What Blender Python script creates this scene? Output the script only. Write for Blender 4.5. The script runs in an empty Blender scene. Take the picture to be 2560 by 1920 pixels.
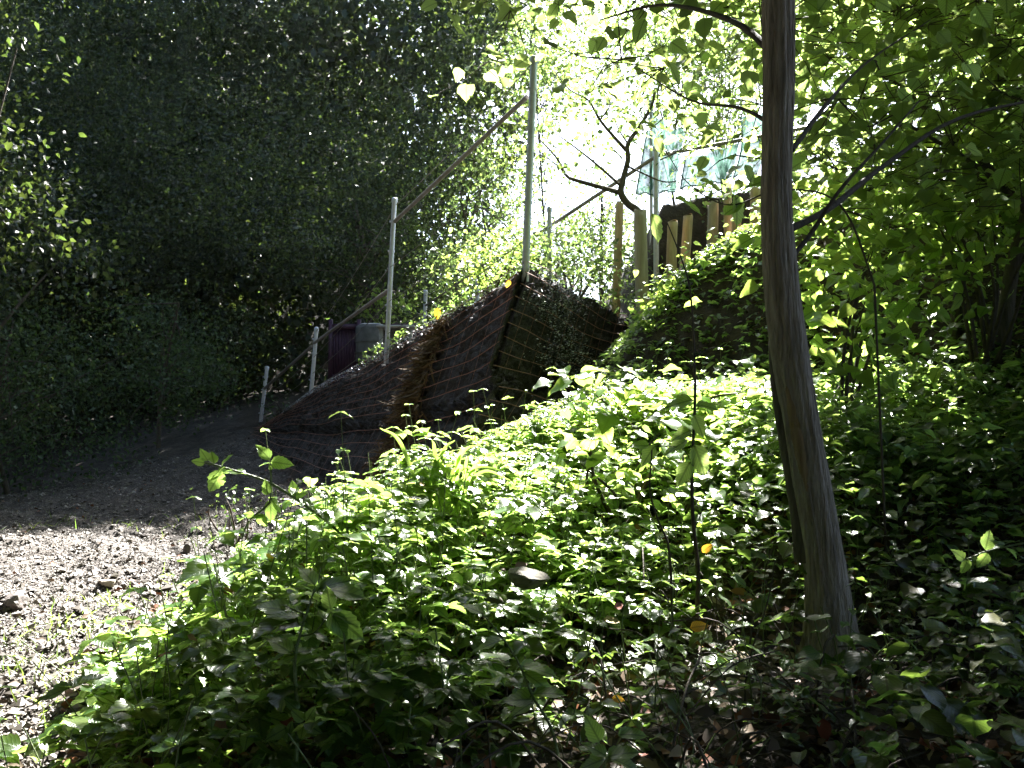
import bpy, math
import numpy as np
from math import radians, sin, cos, tan, pi

rng = np.random.default_rng(11)
S = bpy.context.scene
C = S.collection

# ------------------------------------------------------------------ camera
CAM_Z, F, PITCH = 1.0, 887.0, radians(3.6)
cam_d = bpy.data.cameras.new("camera")
cam_d.sensor_width = 36.0
cam_d.lens = 36.0 * F / 1024.0
cam_d.clip_start = 0.05
cam_d.clip_end = 3000
cam = bpy.data.objects.new("camera", cam_d)
cam.location = (0, 0, CAM_Z)
cam.rotation_euler = (pi / 2 + PITCH, 0, 0)
C.objects.link(cam)
S.camera = cam

# ------------------------------------------------------------------ sky, sun, exposure
SUN_EL, SUN_AZ = radians(46), radians(15)          # azimuth to the right of +Y
w = bpy.data.worlds.new("World")
S.world = w
w.use_nodes = True
nt = w.node_tree
bg = nt.nodes["Background"]
sky = nt.nodes.new("ShaderNodeTexSky")
sky.sky_type = 'NISHITA'
sky.sun_disc = False
sky.sun_elevation = SUN_EL
sky.sun_rotation = SUN_AZ
sky.air_density = 1.0
sky.dust_density = 1.6
sky.ozone_density = 1.5
nt.links.new(sky.outputs[0], bg.inputs[0])
bg.inputs[1].default_value = 0.05
ld = bpy.data.lights.new("sun", 'SUN')
ld.energy = 5.0
ld.angle = radians(0.53)
ld.color = (1.0, 0.975, 0.93)
lo = bpy.data.objects.new("sun", ld)
C.objects.link(lo)
from mathutils import Vector
SDIR = Vector((sin(SUN_AZ) * cos(SUN_EL), cos(SUN_AZ) * cos(SUN_EL), sin(SUN_EL)))
lo.rotation_euler = SDIR.to_track_quat('Z', 'Y').to_euler()
lo.location = (3, 12, 20)
S.view_settings.view_transform = 'Standard'
S.view_settings.look = 'None'
S.view_settings.exposure = 3.5
S.view_settings.gamma = 1.0
S.render.engine = 'CYCLES'
S.cycles.max_bounces = 8
S.cycles.diffuse_bounces = 4
S.cycles.glossy_bounces = 3
S.cycles.transmission_bounces = 5
S.cycles.transparent_max_bounces = 8
S.cycles.caustics_reflective = False
S.cycles.caustics_refractive = False
S.cycles.sample_clamp_indirect = 6

def at(px, py, d):
    """world point seen at pixel (of a 1024 x 768 frame) at distance d along +Y"""
    u, v = (px - 512) / F, (384 - py) / F
    dy, dz = cos(PITCH) - v * sin(PITCH), sin(PITCH) + v * cos(PITCH)
    k = d / dy
    return np.array((u * k, d, CAM_Z + dz * k))

def proj(P):
    P = np.asarray(P, float)
    y = P[..., 1]; z = P[..., 2] - CAM_Z
    dep = y * cos(PITCH) + z * sin(PITCH)
    up = -y * sin(PITCH) + z * cos(PITCH)
    dep = np.maximum(dep, 1e-3)
    return 512 + F * P[..., 0] / dep, 384 - F * up / dep

# ------------------------------------------------------------------ mesh helpers
class MB:
    def __init__(s): s.v = []; s.t = []; s.q = []; s.uv = []; s.n = 0; s.has_uv = False
    def add(s, v, faces, uv=None):
        v = np.asarray(v, float).reshape(-1, 3); f = np.asarray(faces, int)
        s.v.append(v)
        if f.shape[1] == 3: s.t.append(f + s.n)
        else: s.q.append(f + s.n)
        s.uv.append(np.zeros((len(v), 2)) if uv is None else uv)
        if uv is not None: s.has_uv = True
        s.n += len(v); return s
    def build(s, name, m, parent=None, loc=None, smooth=True):
        V = np.concatenate(s.v)
        o3 = np.array(parent.location if parent is not None else (loc if loc is not None else (0, 0, 0)))
        if parent is not None and parent.parent is not None: o3 = o3 + np.array(parent.parent.location)
        V = V - o3
        T = np.concatenate(s.t) if s.t else np.zeros((0, 3), int)
        Q = np.concatenate(s.q) if s.q else np.zeros((0, 4), int)
        me = bpy.data.meshes.new(name)
        me.vertices.add(len(V)); me.vertices.foreach_set("co", V.ravel())
        nl = len(T) * 3 + len(Q) * 4
        me.loops.add(nl)
        li = np.concatenate([T.ravel(), Q.ravel()]).astype(np.int32)
        me.loops.foreach_set("vertex_index", li)
        me.polygons.add(len(T) + len(Q))
        ls = np.concatenate([np.arange(len(T)) * 3, len(T) * 3 + np.arange(len(Q)) * 4]).astype(np.int32)
        me.polygons.foreach_set("loop_start", ls)
        me.polygons.foreach_set("use_smooth", np.full(len(ls), smooth))
        if s.has_uv:
            U = np.concatenate(s.uv)
            l = me.uv_layers.new(name="UVMap")
            l.data.foreach_set("uv", U[li].ravel())
        me.update(); me.validate()
        for mm in (m if isinstance(m, (list, tuple)) else [m]): me.materials.append(mm)
        o = bpy.data.objects.new(name, me); C.objects.link(o)
        if parent is not None: o.parent = parent
        elif loc is not None: o.location = loc
        return o

def tag(o, label=None, cat=None, group=None, kind=None):
    if label: o["label"] = label
    if cat: o["category"] = cat
    if group: o["group"] = group
    if kind: o["kind"] = kind
    return o

def thing(name, label, cat, loc=(0, 0, 0), group=None):
    o = bpy.data.objects.new(name, None); C.objects.link(o)
    o.location = tuple(float(c) for c in loc); o.empty_display_size = 0.1
    return tag(o, label, cat, group)

def smooth_path(P, n=6):
    """Catmull-Rom through the given rows (points or points + radius)"""
    P = np.asarray(P, float)
    if len(P) < 3: n = max(n, 2)
    E = np.vstack([2 * P[0] - P[1], P, 2 * P[-1] - P[-2]])
    out = []
    for i in range(1, len(E) - 2):
        p0, p1, p2, p3 = E[i - 1], E[i], E[i + 1], E[i + 2]
        for t in np.arange(n) / n:
            out.append(.5 * (2 * p1 + (p2 - p0) * t + (2 * p0 - 5 * p1 + 4 * p2 - p3) * t * t + (3 * p1 - p0 - 3 * p2 + p3) * t ** 3))
    out.append(P[-1])
    return np.array(out)

def tube(mb, P, R, sides=8, wob=0.0, cap=True, relief=None):
    P = np.asarray(P, float); n = len(P)
    R = np.broadcast_to(np.asarray(R, float), (n,))
    T = np.gradient(P, axis=0); T /= np.linalg.norm(T, axis=1)[:, None] + 1e-9
    ref = np.array((0.0, 0, 1)) if abs(T[0][2]) < .9 else np.array((0.0, 1, 0))
    a = np.cross(T[0], ref); a /= np.linalg.norm(a)
    A = []
    for i in range(n):
        a = a - T[i] * a.dot(T[i]); a /= np.linalg.norm(a) + 1e-9; A.append(a.copy())
    A = np.array(A); B = np.cross(T, A)
    th = np.arange(sides) * 2 * pi / sides
    rr = R[:, None] * (1 + wob * rng.normal(size=(n, sides)))
    if relief is not None: rr = rr * relief(th, np.arange(n), R)
    V = P[:, None] + rr[..., None] * (np.cos(th)[None, :, None] * A[:, None] + np.sin(th)[None, :, None] * B[:, None])
    i = np.arange(n - 1)[:, None] * sides; j = np.arange(sides)[None]; k = (j + 1) % sides
    Q = np.stack([i + j, i + k, i + sides + k, i + sides + j], -1).reshape(-1, 4)
    uv = np.stack([np.broadcast_to(j / sides, (n, sides)), np.broadcast_to(np.arange(n)[:, None] / max(n - 1, 1), (n, sides))], -1).reshape(-1, 2)
    mb.add(V.reshape(-1, 3), Q, uv)
    if cap:
        for idx, fl in ((0, 1), (n - 1, 0)):
            ring = V[idx]; c = P[idx]
            f = np.array([[sides, (q + 1) % sides, q] if fl else [sides, q, (q + 1) % sides] for q in range(sides)])
            mb.add(np.vstack([ring, c]), f)
    return mb

def box(mb, c, s, rz=0.0, rx=0.0):
    c = np.array(c, float); h = np.array(s, float) / 2
    v = np.array([[x, y, z] for x in (-1, 1) for y in (-1, 1) for z in (-1, 1)], float) * h
    if rx:
        v = v @ np.array([[1, 0, 0], [0, cos(rx), sin(rx)], [0, -sin(rx), cos(rx)]])
    v = v @ np.array([[cos(rz), sin(rz), 0], [-sin(rz), cos(rz), 0], [0, 0, 1]])
    mb.add(v + c, [[0, 1, 3, 2], [4, 6, 7, 5], [0, 4, 5, 1], [2, 3, 7, 6], [0, 2, 6, 4], [1, 5, 7, 3]])
    return mb

# ---- leaf templates: x = along, y = across, z = up
def leaf_tpl(st, wid, fold=.25, curl=.18, teeth=0.0, wav=0.0):
    st = np.array(st, float); n = len(st)
    V = []; UV = []
    for i, t in enumerate(st):
        ww = wid(t) * (1 + (teeth if i % 2 else -teeth) * (0 < t < 1))
        for sgn in (-1, 0, 1):
            x = t + (.03 if (i % 2 and sgn) else 0) * (teeth > 0)
            V.append((x, sgn * ww, fold * ww * abs(sgn) - curl * t * t + wav * sin(t * 9 + sgn) * abs(sgn) * .1))
            UV.append((t, .5 + .5 * sgn * (ww / .45)))
    Fc = []
    for i in range(n - 1):
        a, b = 3 * i, 3 * (i + 1)
        for k in (0, 1):
            Fc += [[a + k, a + k + 1, b + k + 1], [a + k, b + k + 1, b + k]]
    return np.array(V), np.array(Fc), np.array(UV)

ov = lambda W: (lambda t: W * (sin(pi * min(1, max(0, t)) ** .72)) ** .85 * (1 - .25 * t) + .004)
heart = lambda W: (lambda t: W * max(0.02, (1 - t) ** .62) * (1.0 if t > .12 else .62 + 3 * t))
L_BRAM = leaf_tpl(np.linspace(0, 1, 12), ov(.34), teeth=.07, wav=.4)
L_OV = leaf_tpl([0, .18, .4, .65, .85, 1], ov(.33), wav=.5)
L_ROUND = leaf_tpl([0, .1, .25, .45, .65, .82, .93, 1], ov(.46), fold=.18, teeth=.03, wav=.6)
L_HEART = leaf_tpl([0, .08, .2, .4, .6, .8, 1], heart(.46), fold=.2, wav=.5)
L_MID = leaf_tpl([0, .35, .75, 1], ov(.34))
L_SIM = (np.array([(0, 0, 0), (.45, -.3, .08), (1, 0, -.1), (.45, .3, .08)], float), np.array([[0, 1, 2], [0, 2, 3]]),
         np.array([(0, .5), (.45, 0), (1, .5), (.45, 1)], float))
L_GRASS = leaf_tpl([0, .25, .5, .75, 1], lambda t: .03 * (1 - t) ** .6 + .0005, fold=.5, curl=.35)

def leaves(mb, tpl, P, T, N, s, wscale=None):
    P = np.asarray(P, float)
    if len(P) == 0: return
    V, Fc, UV = tpl
    T = T / (np.linalg.norm(T, axis=1)[:, None] + 1e-9)
    B = np.cross(N, T); B /= np.linalg.norm(B, axis=1)[:, None] + 1e-9
    N = np.cross(T, B)
    s = np.broadcast_to(s, (len(P),))[:, None, None]
    ws = 1.0 if wscale is None else np.asarray(wscale)[:, None, None]
    VV = P[:, None] + s * (V[None, :, 0:1] * T[:, None] + ws * V[None, :, 1:2] * B[:, None] + V[None, :, 2:3] * N[:, None])
    nv = len(V)
    FF = Fc[None] + (np.arange(len(P)) * nv)[:, None, None]
    mb.add(VV.reshape(-1, 3), FF.reshape(-1, 3), np.tile(UV, (len(P), 1)))

def rdir(n, zb=0.0, zs=1.0):
    v = rng.normal(size=(n, 3)); v[:, 2] = v[:, 2] * zs + zb
    return v / np.linalg.norm(v, axis=1)[:, None]

def sprig(mb, P, tpl, s, tilt=.45, tri=True, droop=.25, dirs=None):
    """compound leaves of three (or single) blades at each P"""
    n = len(P)
    N = rdir(n, 0, 1) * tilt + np.array((0, 0, 1.0)); N /= np.linalg.norm(N, axis=1)[:, None]
    if dirs is None:
        a = rng.uniform(0, 2 * pi, n); T = np.stack([np.cos(a), np.sin(a), np.zeros(n)], 1)
    else: T = dirs
    T = T - N * (T * N).sum(1)[:, None]; T /= np.linalg.norm(T, axis=1)[:, None]
    T[:, 2] -= droop * rng.uniform(0, 1.2, n)
    s = np.broadcast_to(s, (n,)) * rng.uniform(.7, 1.25, n)
    leaves(mb, tpl, P, T, N, s)
    if tri:
        B = np.cross(N, T)
        for sg in (-1, 1):
            T2 = T * .35 + sg * B; N2 = N + sg * B * rng.uniform(-.2, .3, n)[:, None] + rng.normal(size=(n, 3)) * .12
            leaves(mb, tpl, P, T2, N2, s * .85)

# ------------------------------------------------------------------ materials
def newmat(name):
    m = bpy.data.materials.new(name); m.use_nodes = True
    n = m.node_tree.nodes; n.clear()
    return m, n, m.node_tree.links

def ramp(n, stops):
    r = n.new("ShaderNodeValToRGB"); e = r.color_ramp.elements
    while len(e) > 1: e.remove(e[-1])
    e[0].position = stops[0][0]; e[0].color = (*stops[0][1], 1)
    for p, c in stops[1:]:
        x = e.new(p); x.color = (*c, 1)
    return r

def leafmat(name, cols, trans, tmix=.45, rough=.38, spec=.5, vein=True, vary=.5):
    """cols: list of base colours picked per leaf; trans: colour of the light through it"""
    m, n, l = newmat(name)
    g = n.new("ShaderNodeNewGeometry")
    k = len(cols)
    r = ramp(n, [(i / k, c) for i, c in enumerate(cols)]); 
    l.new(g.outputs["Random Per Island"], r.inputs[0])
    hs = n.new("ShaderNodeHueSaturation")
    mp = n.new("ShaderNodeMath"); mp.operation = 'MULTIPLY'; mp.inputs[1].default_value = 37.3
    fr = n.new("ShaderNodeMath"); fr.operation = 'FRACT'
    mr = n.new("ShaderNodeMapRange"); mr.inputs[3].default_value = 1 - vary; mr.inputs[4].default_value = 1 + vary
    l.new(g.outputs["Random Per Island"], mp.inputs[0]); l.new(mp.outputs[0], fr.inputs[0]); l.new(fr.outputs[0], mr.inputs[0])
    l.new(mr.outputs[0], hs.inputs["Value"]); l.new(r.outputs[0], hs.inputs["Color"])
    p = n.new("ShaderNodeBsdfPrincipled"); p.inputs["Roughness"].default_value = rough
    p.inputs["Specular IOR Level"].default_value = spec
    l.new(hs.outputs[0], p.inputs["Base Color"])
    t = n.new("ShaderNodeBsdfTranslucent")
    mx = n.new("ShaderNodeMix"); mx.data_type = 'RGBA'; mx.blend_type = 'MULTIPLY'; mx.inputs[0].default_value = 1
    hs2 = n.new("ShaderNodeHueSaturation"); hs2.inputs["Color"].default_value = (*trans, 1)
    l.new(mr.outputs[0], hs2.inputs["Value"])
    mh = n.new("ShaderNodeMapRange"); mh.inputs[3].default_value = .475; mh.inputs[4].default_value = .515
    l.new(g.outputs["Random Per Island"], mh.inputs[0]); l.new(mh.outputs[0], hs2.inputs["Hue"])
    tc = hs2.outputs[0]
    if vein:
        uv = n.new("ShaderNodeUVMap"); sp = n.new("ShaderNodeSeparateXYZ"); l.new(uv.outputs[0], sp.inputs[0])
        def M(op, a, b=None, c=None):
            x = n.new("ShaderNodeMath"); x.operation = op
            for i, q in enumerate((a, b, c)):
                if q is None: continue
                if isinstance(q, (int, float)): x.inputs[i].default_value = q
                else: l.new(q, x.inputs[i])
            return x.outputs[0]
        ay = M('ABSOLUTE', M('SUBTRACT', sp.outputs[1], .5))
        ph = M('SUBTRACT', sp.outputs[0], M('MULTIPLY', ay, .9))
        side = M('POWER', M('ABSOLUTE', M('SINE', M('MULTIPLY', ph, 26.0))), 10.0)   # bands
        mid = M('LESS_THAN', ay, .035)
        vv = M('MAXIMUM', M('MULTIPLY', side, .6), mid)
        dk = n.new("ShaderNodeMix"); dk.data_type = 'RGBA'
        l.new(vv, dk.inputs[0]); l.new(tc, dk.inputs[6])
        dk.inputs[7].default_value = tuple(c * .55 for c in trans) + (1,)
        tc = dk.outputs[2]
        bp = n.new("ShaderNodeBump"); bp.inputs["Strength"].default_value = .35; bp.inputs["Distance"].default_value = .002
        nz = n.new("ShaderNodeTexNoise"); nz.inputs["Scale"].default_value = 90
        h = M('ADD', M('MULTIPLY', nz.outputs[0], .8), M('MULTIPLY', vv, -1.0))
        l.new(h, bp.inputs["Height"]); l.new(bp.outputs[0], p.inputs["Normal"])
    l.new(tc, t.inputs["Color"])
    ms = n.new("ShaderNodeMixShader"); ms.inputs[0].default_value = tmix
    l.new(p.outputs[0], ms.inputs[1]); l.new(t.outputs[0], ms.inputs[2])
    o = n.new("ShaderNodeOutputMaterial"); l.new(ms.outputs[0], o.inputs[0])
    return m

def surf(name, stops, scale=8, rough=.9, bump=.3, bdist=.02, metal=0, stretch=(1, 1, 1), detail=8, spec=.3, scale2=None, distort=0):
    m, n, l = newmat(name)
    tc = n.new("ShaderNodeTexCoord"); mp = n.new("ShaderNodeMapping"); mp.inputs["Scale"].default_value = stretch
    l.new(tc.outputs["Object"], mp.inputs[0])
    nz = n.new("ShaderNodeTexNoise"); nz.inputs["Scale"].default_value = scale; nz.inputs["Detail"].default_value = detail
    nz.inputs["Distortion"].default_value = distort
    nz.inputs["Roughness"].default_value = .65
    l.new(mp.outputs[0], nz.inputs[0])
    r = ramp(n, stops); l.new(nz.outputs[0], r.inputs[0])
    p = n.new("ShaderNodeBsdfPrincipled"); p.inputs["Roughness"].default_value = rough
    p.inputs["Metallic"].default_value = metal; p.inputs["Specular IOR Level"].default_value = spec
    l.new(r.outputs[0], p.inputs["Base Color"])
    bp = n.new("ShaderNodeBump"); bp.inputs["Strength"].default_value = bump; bp.inputs["Distance"].default_value = bdist
    n2 = n.new("ShaderNodeTexNoise"); n2.inputs["Scale"].default_value = scale2 or scale * 3; n2.inputs["Detail"].default_value = 6
    l.new(mp.outputs[0], n2.inputs[0]); l.new(n2.outputs[0], bp.inputs["Height"]); l.new(bp.outputs[0], p.inputs["Normal"])
    o = n.new("ShaderNodeOutputMaterial"); l.new(p.outputs[0], o.inputs[0])
    return m

def islandmat(name, cols, rough=.8, spec=.3):
    m, n, l = newmat(name)
    g = n.new("ShaderNodeNewGeometry"); r = ramp(n, [(i / len(cols), c) for i, c in enumerate(cols)])
    r.color_ramp.interpolation = 'CONSTANT'
    l.new(g.outputs["Random Per Island"], r.inputs[0])
    p = n.new("ShaderNodeBsdfPrincipled"); p.inputs["Roughness"].default_value = rough; p.inputs["Specular IOR Level"].default_value = spec
    l.new(r.outputs[0], p.inputs["Base Color"])
    o = n.new("ShaderNodeOutputMaterial"); l.new(p.outputs[0], o.inputs[0]); return m

M_BRAM = leafmat("bramble_leaf", [(.05, .10, .025), (.06, .12, .03), (.045, .085, .02), (.09, .13, .03)], (.38, .58, .12), .47, .29, .6)
M_UNDER = leafmat("undergrowth_leaf", [(.045, .10, .025), (.06, .13, .03), (.08, .14, .03), (.05, .09, .025)], (.37, .56, .12), .47, .31, .6)
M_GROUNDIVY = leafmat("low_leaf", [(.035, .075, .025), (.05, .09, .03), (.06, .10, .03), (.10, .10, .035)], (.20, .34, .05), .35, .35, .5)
M_HAZEL = leafmat("hazel_leaf", [(.06, .11, .035), (.075, .13, .04), (.05, .10, .03), (.11, .15, .04)], (.44, .60, .16), .52, .38, .5)
M_VINE = leafmat("vine_leaf", [(.06, .13, .03), (.08, .15, .03)], (.46, .66, .12), .52, .42, .4)
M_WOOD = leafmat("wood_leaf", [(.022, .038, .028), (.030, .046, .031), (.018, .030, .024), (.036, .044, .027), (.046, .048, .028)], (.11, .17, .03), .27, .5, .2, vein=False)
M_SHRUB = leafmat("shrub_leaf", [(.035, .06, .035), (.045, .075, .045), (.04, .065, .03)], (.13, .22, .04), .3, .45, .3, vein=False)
M_MIDTREE = leafmat("pale_tree_leaf", [(.06, .10, .03), (.08, .12, .04), (.10, .12, .04)], (.24, .36, .09), .5, .42, .4, vein=False)
M_YEL = leafmat("yellow_leaf", [(.35, .22, .03), (.40, .16, .02)], (.75, .42, .04), .5, .45, .4)
M_GRASS = leafmat("grass_blade", [(.07, .12, .03), (.10, .15, .04)], (.35, .52, .09), .45, .4, .4, vein=False)
M_STRAW = islandmat("straw", [(.10, .062, .03), (.14, .09, .042), (.06, .04, .02), (.20, .135, .065)], .8)
M_LITTER = islandmat("litter", [(.10, .06, .035), (.06, .04, .025), (.15, .09, .05), (.20, .07, .025), (.09, .07, .045), (.19, .14, .09)], .6, .4)
M_TWIG = surf("twig", [(.3, (.035, .027, .02)), (.7, (.09, .07, .05))], 30, .8)
M_STEM = surf("green_stem", [(.3, (.08, .12, .035)), (.7, (.14, .17, .06))], 30, .5)
M_BARK = surf("bark", [(.3, (.14, .112, .084)), (.5, (.33, .275, .22)), (.72, (.48, .415, .34))], 11, .92, 1.0, .03, stretch=(4, 4, .5), distort=.5, scale2=26)
M_BARKD = surf("dark_bark", [(.3, (.05, .042, .032)), (.7, (.14, .115, .09))], 8, .95, .8, .02, stretch=(3, 3, .6))
M_SCAR = surf("bare_wood", [(.3, (.17, .11, .06)), (.7, (.34, .24, .14))], 14, .7, .9, .008, stretch=(6, 6, .5))
M_SOIL = surf("soil", [(.3, (.022, .017, .012)), (.55, (.05, .038, .028)), (.75, (.09, .07, .05))], 5, .95, .7, .03, scale2=40)
M_TRACK = surf("track_soil", [(.28, (.025, .021, .018)), (.5, (.06, .05, .042)), (.72, (.115, .10, .086))], 4.5, .9, 1.0, .04, scale2=34, spec=.4, distort=.6)
M_PEB = islandmat("pebble", [(.10, .085, .07), (.17, .15, .125), (.13, .112, .093), (.24, .215, .185), (.07, .058, .048)], .65, .5)
M_ROCK = surf("rock", [(.3, (.22, .19, .15)), (.7, (.40, .36, .30))], 9, .85, .6, .02)
M_ROCKD2 = surf("weathered_rock", [(.3, (.08, .075, .06)), (.7, (.19, .175, .14))], 9, .9, .8, .02)
M_ROCKD = surf("dark_rock", [(.3, (.07, .06, .055)), (.7, (.15, .13, .12))], 9, .7, .6, .02)
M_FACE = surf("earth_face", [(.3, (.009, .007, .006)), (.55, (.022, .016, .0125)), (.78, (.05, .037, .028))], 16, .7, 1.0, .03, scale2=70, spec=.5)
M_RUST = surf("rusty_wire", [(.3, (.18, .08, .055)), (.7, (.36, .17, .11))], 40, .6, .3, .002, spec=.5)
M_GALV = surf("galvanised", [(.3, (.46, .46, .52)), (.7, (.62, .62, .68))], 25, .4, .15, .002, metal=.45)
M_RAIL = surf("rail_tube", [(.3, (.20, .18, .16)), (.7, (.32, .30, .27))], 25, .55, .15, .002, metal=.3)
M_WIRE = surf("wire", [(.3, (.16, .14, .12)), (.7, (.25, .22, .20))], 25, .5, .1, .002, metal=.5)
M_LOG = surf("peeled_log", [(.3, (.40, .27, .16)), (.55, (.56, .41, .26)), (.75, (.66, .51, .35))], 7, .8, .5, .006, stretch=(3, 3, .35), distort=.6)
M_LOGG = surf("grey_log", [(.3, (.30, .25, .19)), (.55, (.44, .37, .29)), (.75, (.54, .47, .39))], 7, .85, .5, .006, stretch=(3, 3, .35), distort=.6)
M_LOGEND = surf("log_end", [(.3, (.42, .32, .20)), (.7, (.60, .48, .32))], 20, .8)
M_PURPLE = surf("purple_paint", [(.3, (.04, .016, .032)), (.7, (.065, .025, .048))], 8, .55, .2, .004)
M_CONC = surf("concrete", [(.3, (.09, .09, .085)), (.7, (.17, .165, .155))], 8, .85, .4, .006)
M_PALE = surf("pale_frame", [(.3, (.30, .30, .29)), (.7, (.42, .42, .40))], 8, .7, .2, .004)

def netmat():
    m, n, l = newmat("net")
    p = n.new("ShaderNodeBsdfPrincipled"); p.inputs["Base Color"].default_value = (.09, .22, .18, 1); p.inputs["Roughness"].default_value = .6
    t = n.new("ShaderNodeBsdfTranslucent"); t.inputs[0].default_value = (.10, .19, .155, 1)
    ms = n.new("ShaderNodeMixShader"); ms.inputs[0].default_value = .6
    l.new(p.outputs[0], ms.inputs[1]); l.new(t.outputs[0], ms.inputs[2])
    tr = n.new("ShaderNodeBsdfTransparent")
    uv = n.new("ShaderNodeUVMap")
    nz = n.new("ShaderNodeTexNoise"); nz.inputs["Scale"].default_value = 9
    l.new(uv.outputs[0], nz.inputs[0])
    mr = n.new("ShaderNodeMapRange"); mr.inputs[1].default_value = .3; mr.inputs[2].default_value = .7; mr.inputs[3].default_value = .8; mr.inputs[4].default_value = .96
    l.new(nz.outputs[0], mr.inputs[0])
    m2 = n.new("ShaderNodeMixShader"); l.new(mr.outputs[0], m2.inputs[0]); l.new(tr.outputs[0], m2.inputs[1]); l.new(ms.outputs[0], m2.inputs[2])
    o = n.new("ShaderNodeOutputMaterial"); l.new(m2.outputs[0], o.inputs[0]); return m
M_NET = netmat()

# ------------------------------------------------------------------ terrain
def tps(pts):
    A = np.array(pts, float); n = len(A)
    def U(r2): return np.where(r2 > 1e-12, .5 * r2 * np.log(np.maximum(r2, 1e-12)), 0)
    d2 = ((A[:, None, :2] - A[None, :, :2]) ** 2).sum(-1)
    K = U(d2) + np.eye(n) * .03
    P = np.c_[np.ones(n), A[:, :2]]
    M = np.block([[K, P], [P.T, np.zeros((3, 3))]])
    wv = np.linalg.solve(M, np.r_[A[:, 2], 0, 0, 0])
    def f(x, y):
        x = np.asarray(x, float); y = np.asarray(y, float); r = wv[n] + wv[n + 1] * x + wv[n + 2] * y
        for i in range(n):
            r = r + wv[i] * U((x - A[i, 0]) ** 2 + (y - A[i, 1]) ** 2)
        return r
    return f

LOW = tps([(-1.9, 2, 0), (-1.7, 3.3, 0), (-2.2, 5, 0), (-2.6, 7.4, 0), (-4, 4, 0), (-4, 8, 0), (-6.5, 6, 0), (-9, 2, 0), (-9, 10, 0), (-2.4, 9, .02), (-1.2, 8, .15),
           (-3.4, 11.5, .2), (-4.2, 13.5, .45), (-5.6, 17, 1.1), (-7, 20, 1.4), (-6.5, 13, .15), (-9, 15, .05), (-12, 18, 0), (-12, 6, 0),
           (-1.2, 4, .18), (-1.1, 2.8, .06), (-.4, 2.4, .16), (0, 3, .24), (0, 2, .16), (1, 2, .2), (2, 2, .22), (0, 3.6, .4), (.8, 3.2, .3), (1.6, 3.2, .32), (2.4, 3.2, .5),
           (0, 4.5, .58), (-.6, 5, .44), (-.6, 6.4, .42), (0, 6, .62), (-.3, 7.2, .62), (.5, 7.4, .95), (.5, 4.5, .68), (1.2, 4.5, .75), (1.2, 6, 1.08), (2, 4.5, .85), (3, 4.5, 1.1), (.9, 8.3, 1.3), (1.6, 7.6, 1.4), (1.65, 8.5, 2.45), (2.4, 6.8, 1.5), (2.5, 7.7, 2.6), (3.2, 5.6, 1.35), (3.7, 6.5, 2.55), (5, 5, 2.2),
           (1.25, 9.5, 2.05), (2.0, 9.6, 2.75), (2.9, 9.6, 3.2), (4.2, 9, 3.3), (4, 12, 3.7), (7, 9, 4.2), (7, 14, 4.5), (6, 2, 1.3), (10, 5, 3.6),
           (0, 0, -.5), (-2, 0, -.1), (3, 0, .2), (-6, -2, -.1), (-14, 26, 2), (-6, 28, 3), (14, 20, 5.5), (-20, 10, 1), (20, 5, 6), (2, 30, 4.5)])
TOP = tps([(.13, 9, 2.78), (-1.69, 12, 2.19), (-3.38, 15, 1.73), (-4.99, 17.5, 1.2), (1.46, 11, 2.5), (0, 12, 2.6), (2, 11, 2.7), (2.9, 10.4, 3.2), (0, 16, 2.4), (-6, 20, 1.4), (2, 20, 3), (4, 12, 3.7), (7, 14, 4.5),
           (-6, 28, 3), (14, 20, 5.5), (2, 30, 4.5), (-14, 26, 2), (7, 9, 4.2)])
AP = np.array((.13, 9.0)); dL = np.array((-1.75, 2.9)); dL /= np.linalg.norm(dL); dR = np.array((1.33, 2.0)); dR /= np.linalg.norm(dR)
nL = np.array((-.856, -.517)); nR = np.array((.833, -.554))
def H(x, y, smooth_noise=True):
    x = np.asarray(x, float); y = np.asarray(y, float)
    lo_, hi = LOW(np.clip(x, -22, 22), np.clip(y, -4, 32)), TOP(np.clip(x, -16, 16), np.clip(y, 8, 32))
    sL = -((x - AP[0]) * nL[0] + (y - AP[1]) * nL[1]); sR = -((x - AP[0]) * nR[0] + (y - AP[1]) * nR[1])
    s_ = np.minimum((sL) / .95, (sR) / .35)
    s_ = np.minimum(sL, sR)
    t = np.clip((s_ - .02) / .35, 0, 1)
    t = np.where(y > 18, 0, t)
    z = lo_ * (1 - t) + np.maximum(hi, lo_) * t
    far = np.clip((np.hypot(x, y) - 26) / 60, 0, 1)
    z = z + np.clip((y - 25) * .9, 0, 24) / (1 + np.exp(-np.clip((-x - .115 * y) / .8, -30, 30)))
    bk = np.clip((y - 10.55 - .1 * np.sin(x * 3)) / .35, 0, 1) * np.clip((x - 1.55) / .3, 0, 1) * np.clip((24 - y) / 6, 0, 1)
    z = np.maximum(z, z + (4.0 + .12 * np.sin(x * 2.7) - z) * bk)
    z = z + .035 * np.sin(x * 2.1 + 1.3 * np.sin(y * 1.7)) * np.sin(y * 2.6 + x) + .015 * np.sin(x * 7.3 + y * 3.1) * np.sin(y * 8.1 - x * 2)
    return z
def slope(x, y, e=.12):
    return np.hypot((H(x + e, y) - H(x - e, y)) / (2 * e), (H(x, y + e) - H(x, y - e)) / (2 * e))
def track_mask(x, y):
    edge = np.interp(y, [0, 2, 3, 4, 5.5, 7, 8.5, 10, 14, 17, 21, 24], [-1.3, -1.35, -1.45, -1.75, -1.95, -2.15, -1.9, -2.2, -3.9, -5.2, -6.6, -8])
    left = np.interp(y, [0, 8, 12, 16, 20, 24], [-9, -9.5, -8.5, -8.3, -9.5, -11])
    return (x < edge + .12 * np.sin(y * 5) + .06 * np.sin(y * 13)) & (x > left + .3 * np.sin(y * 3)) & (y < 23)

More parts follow.
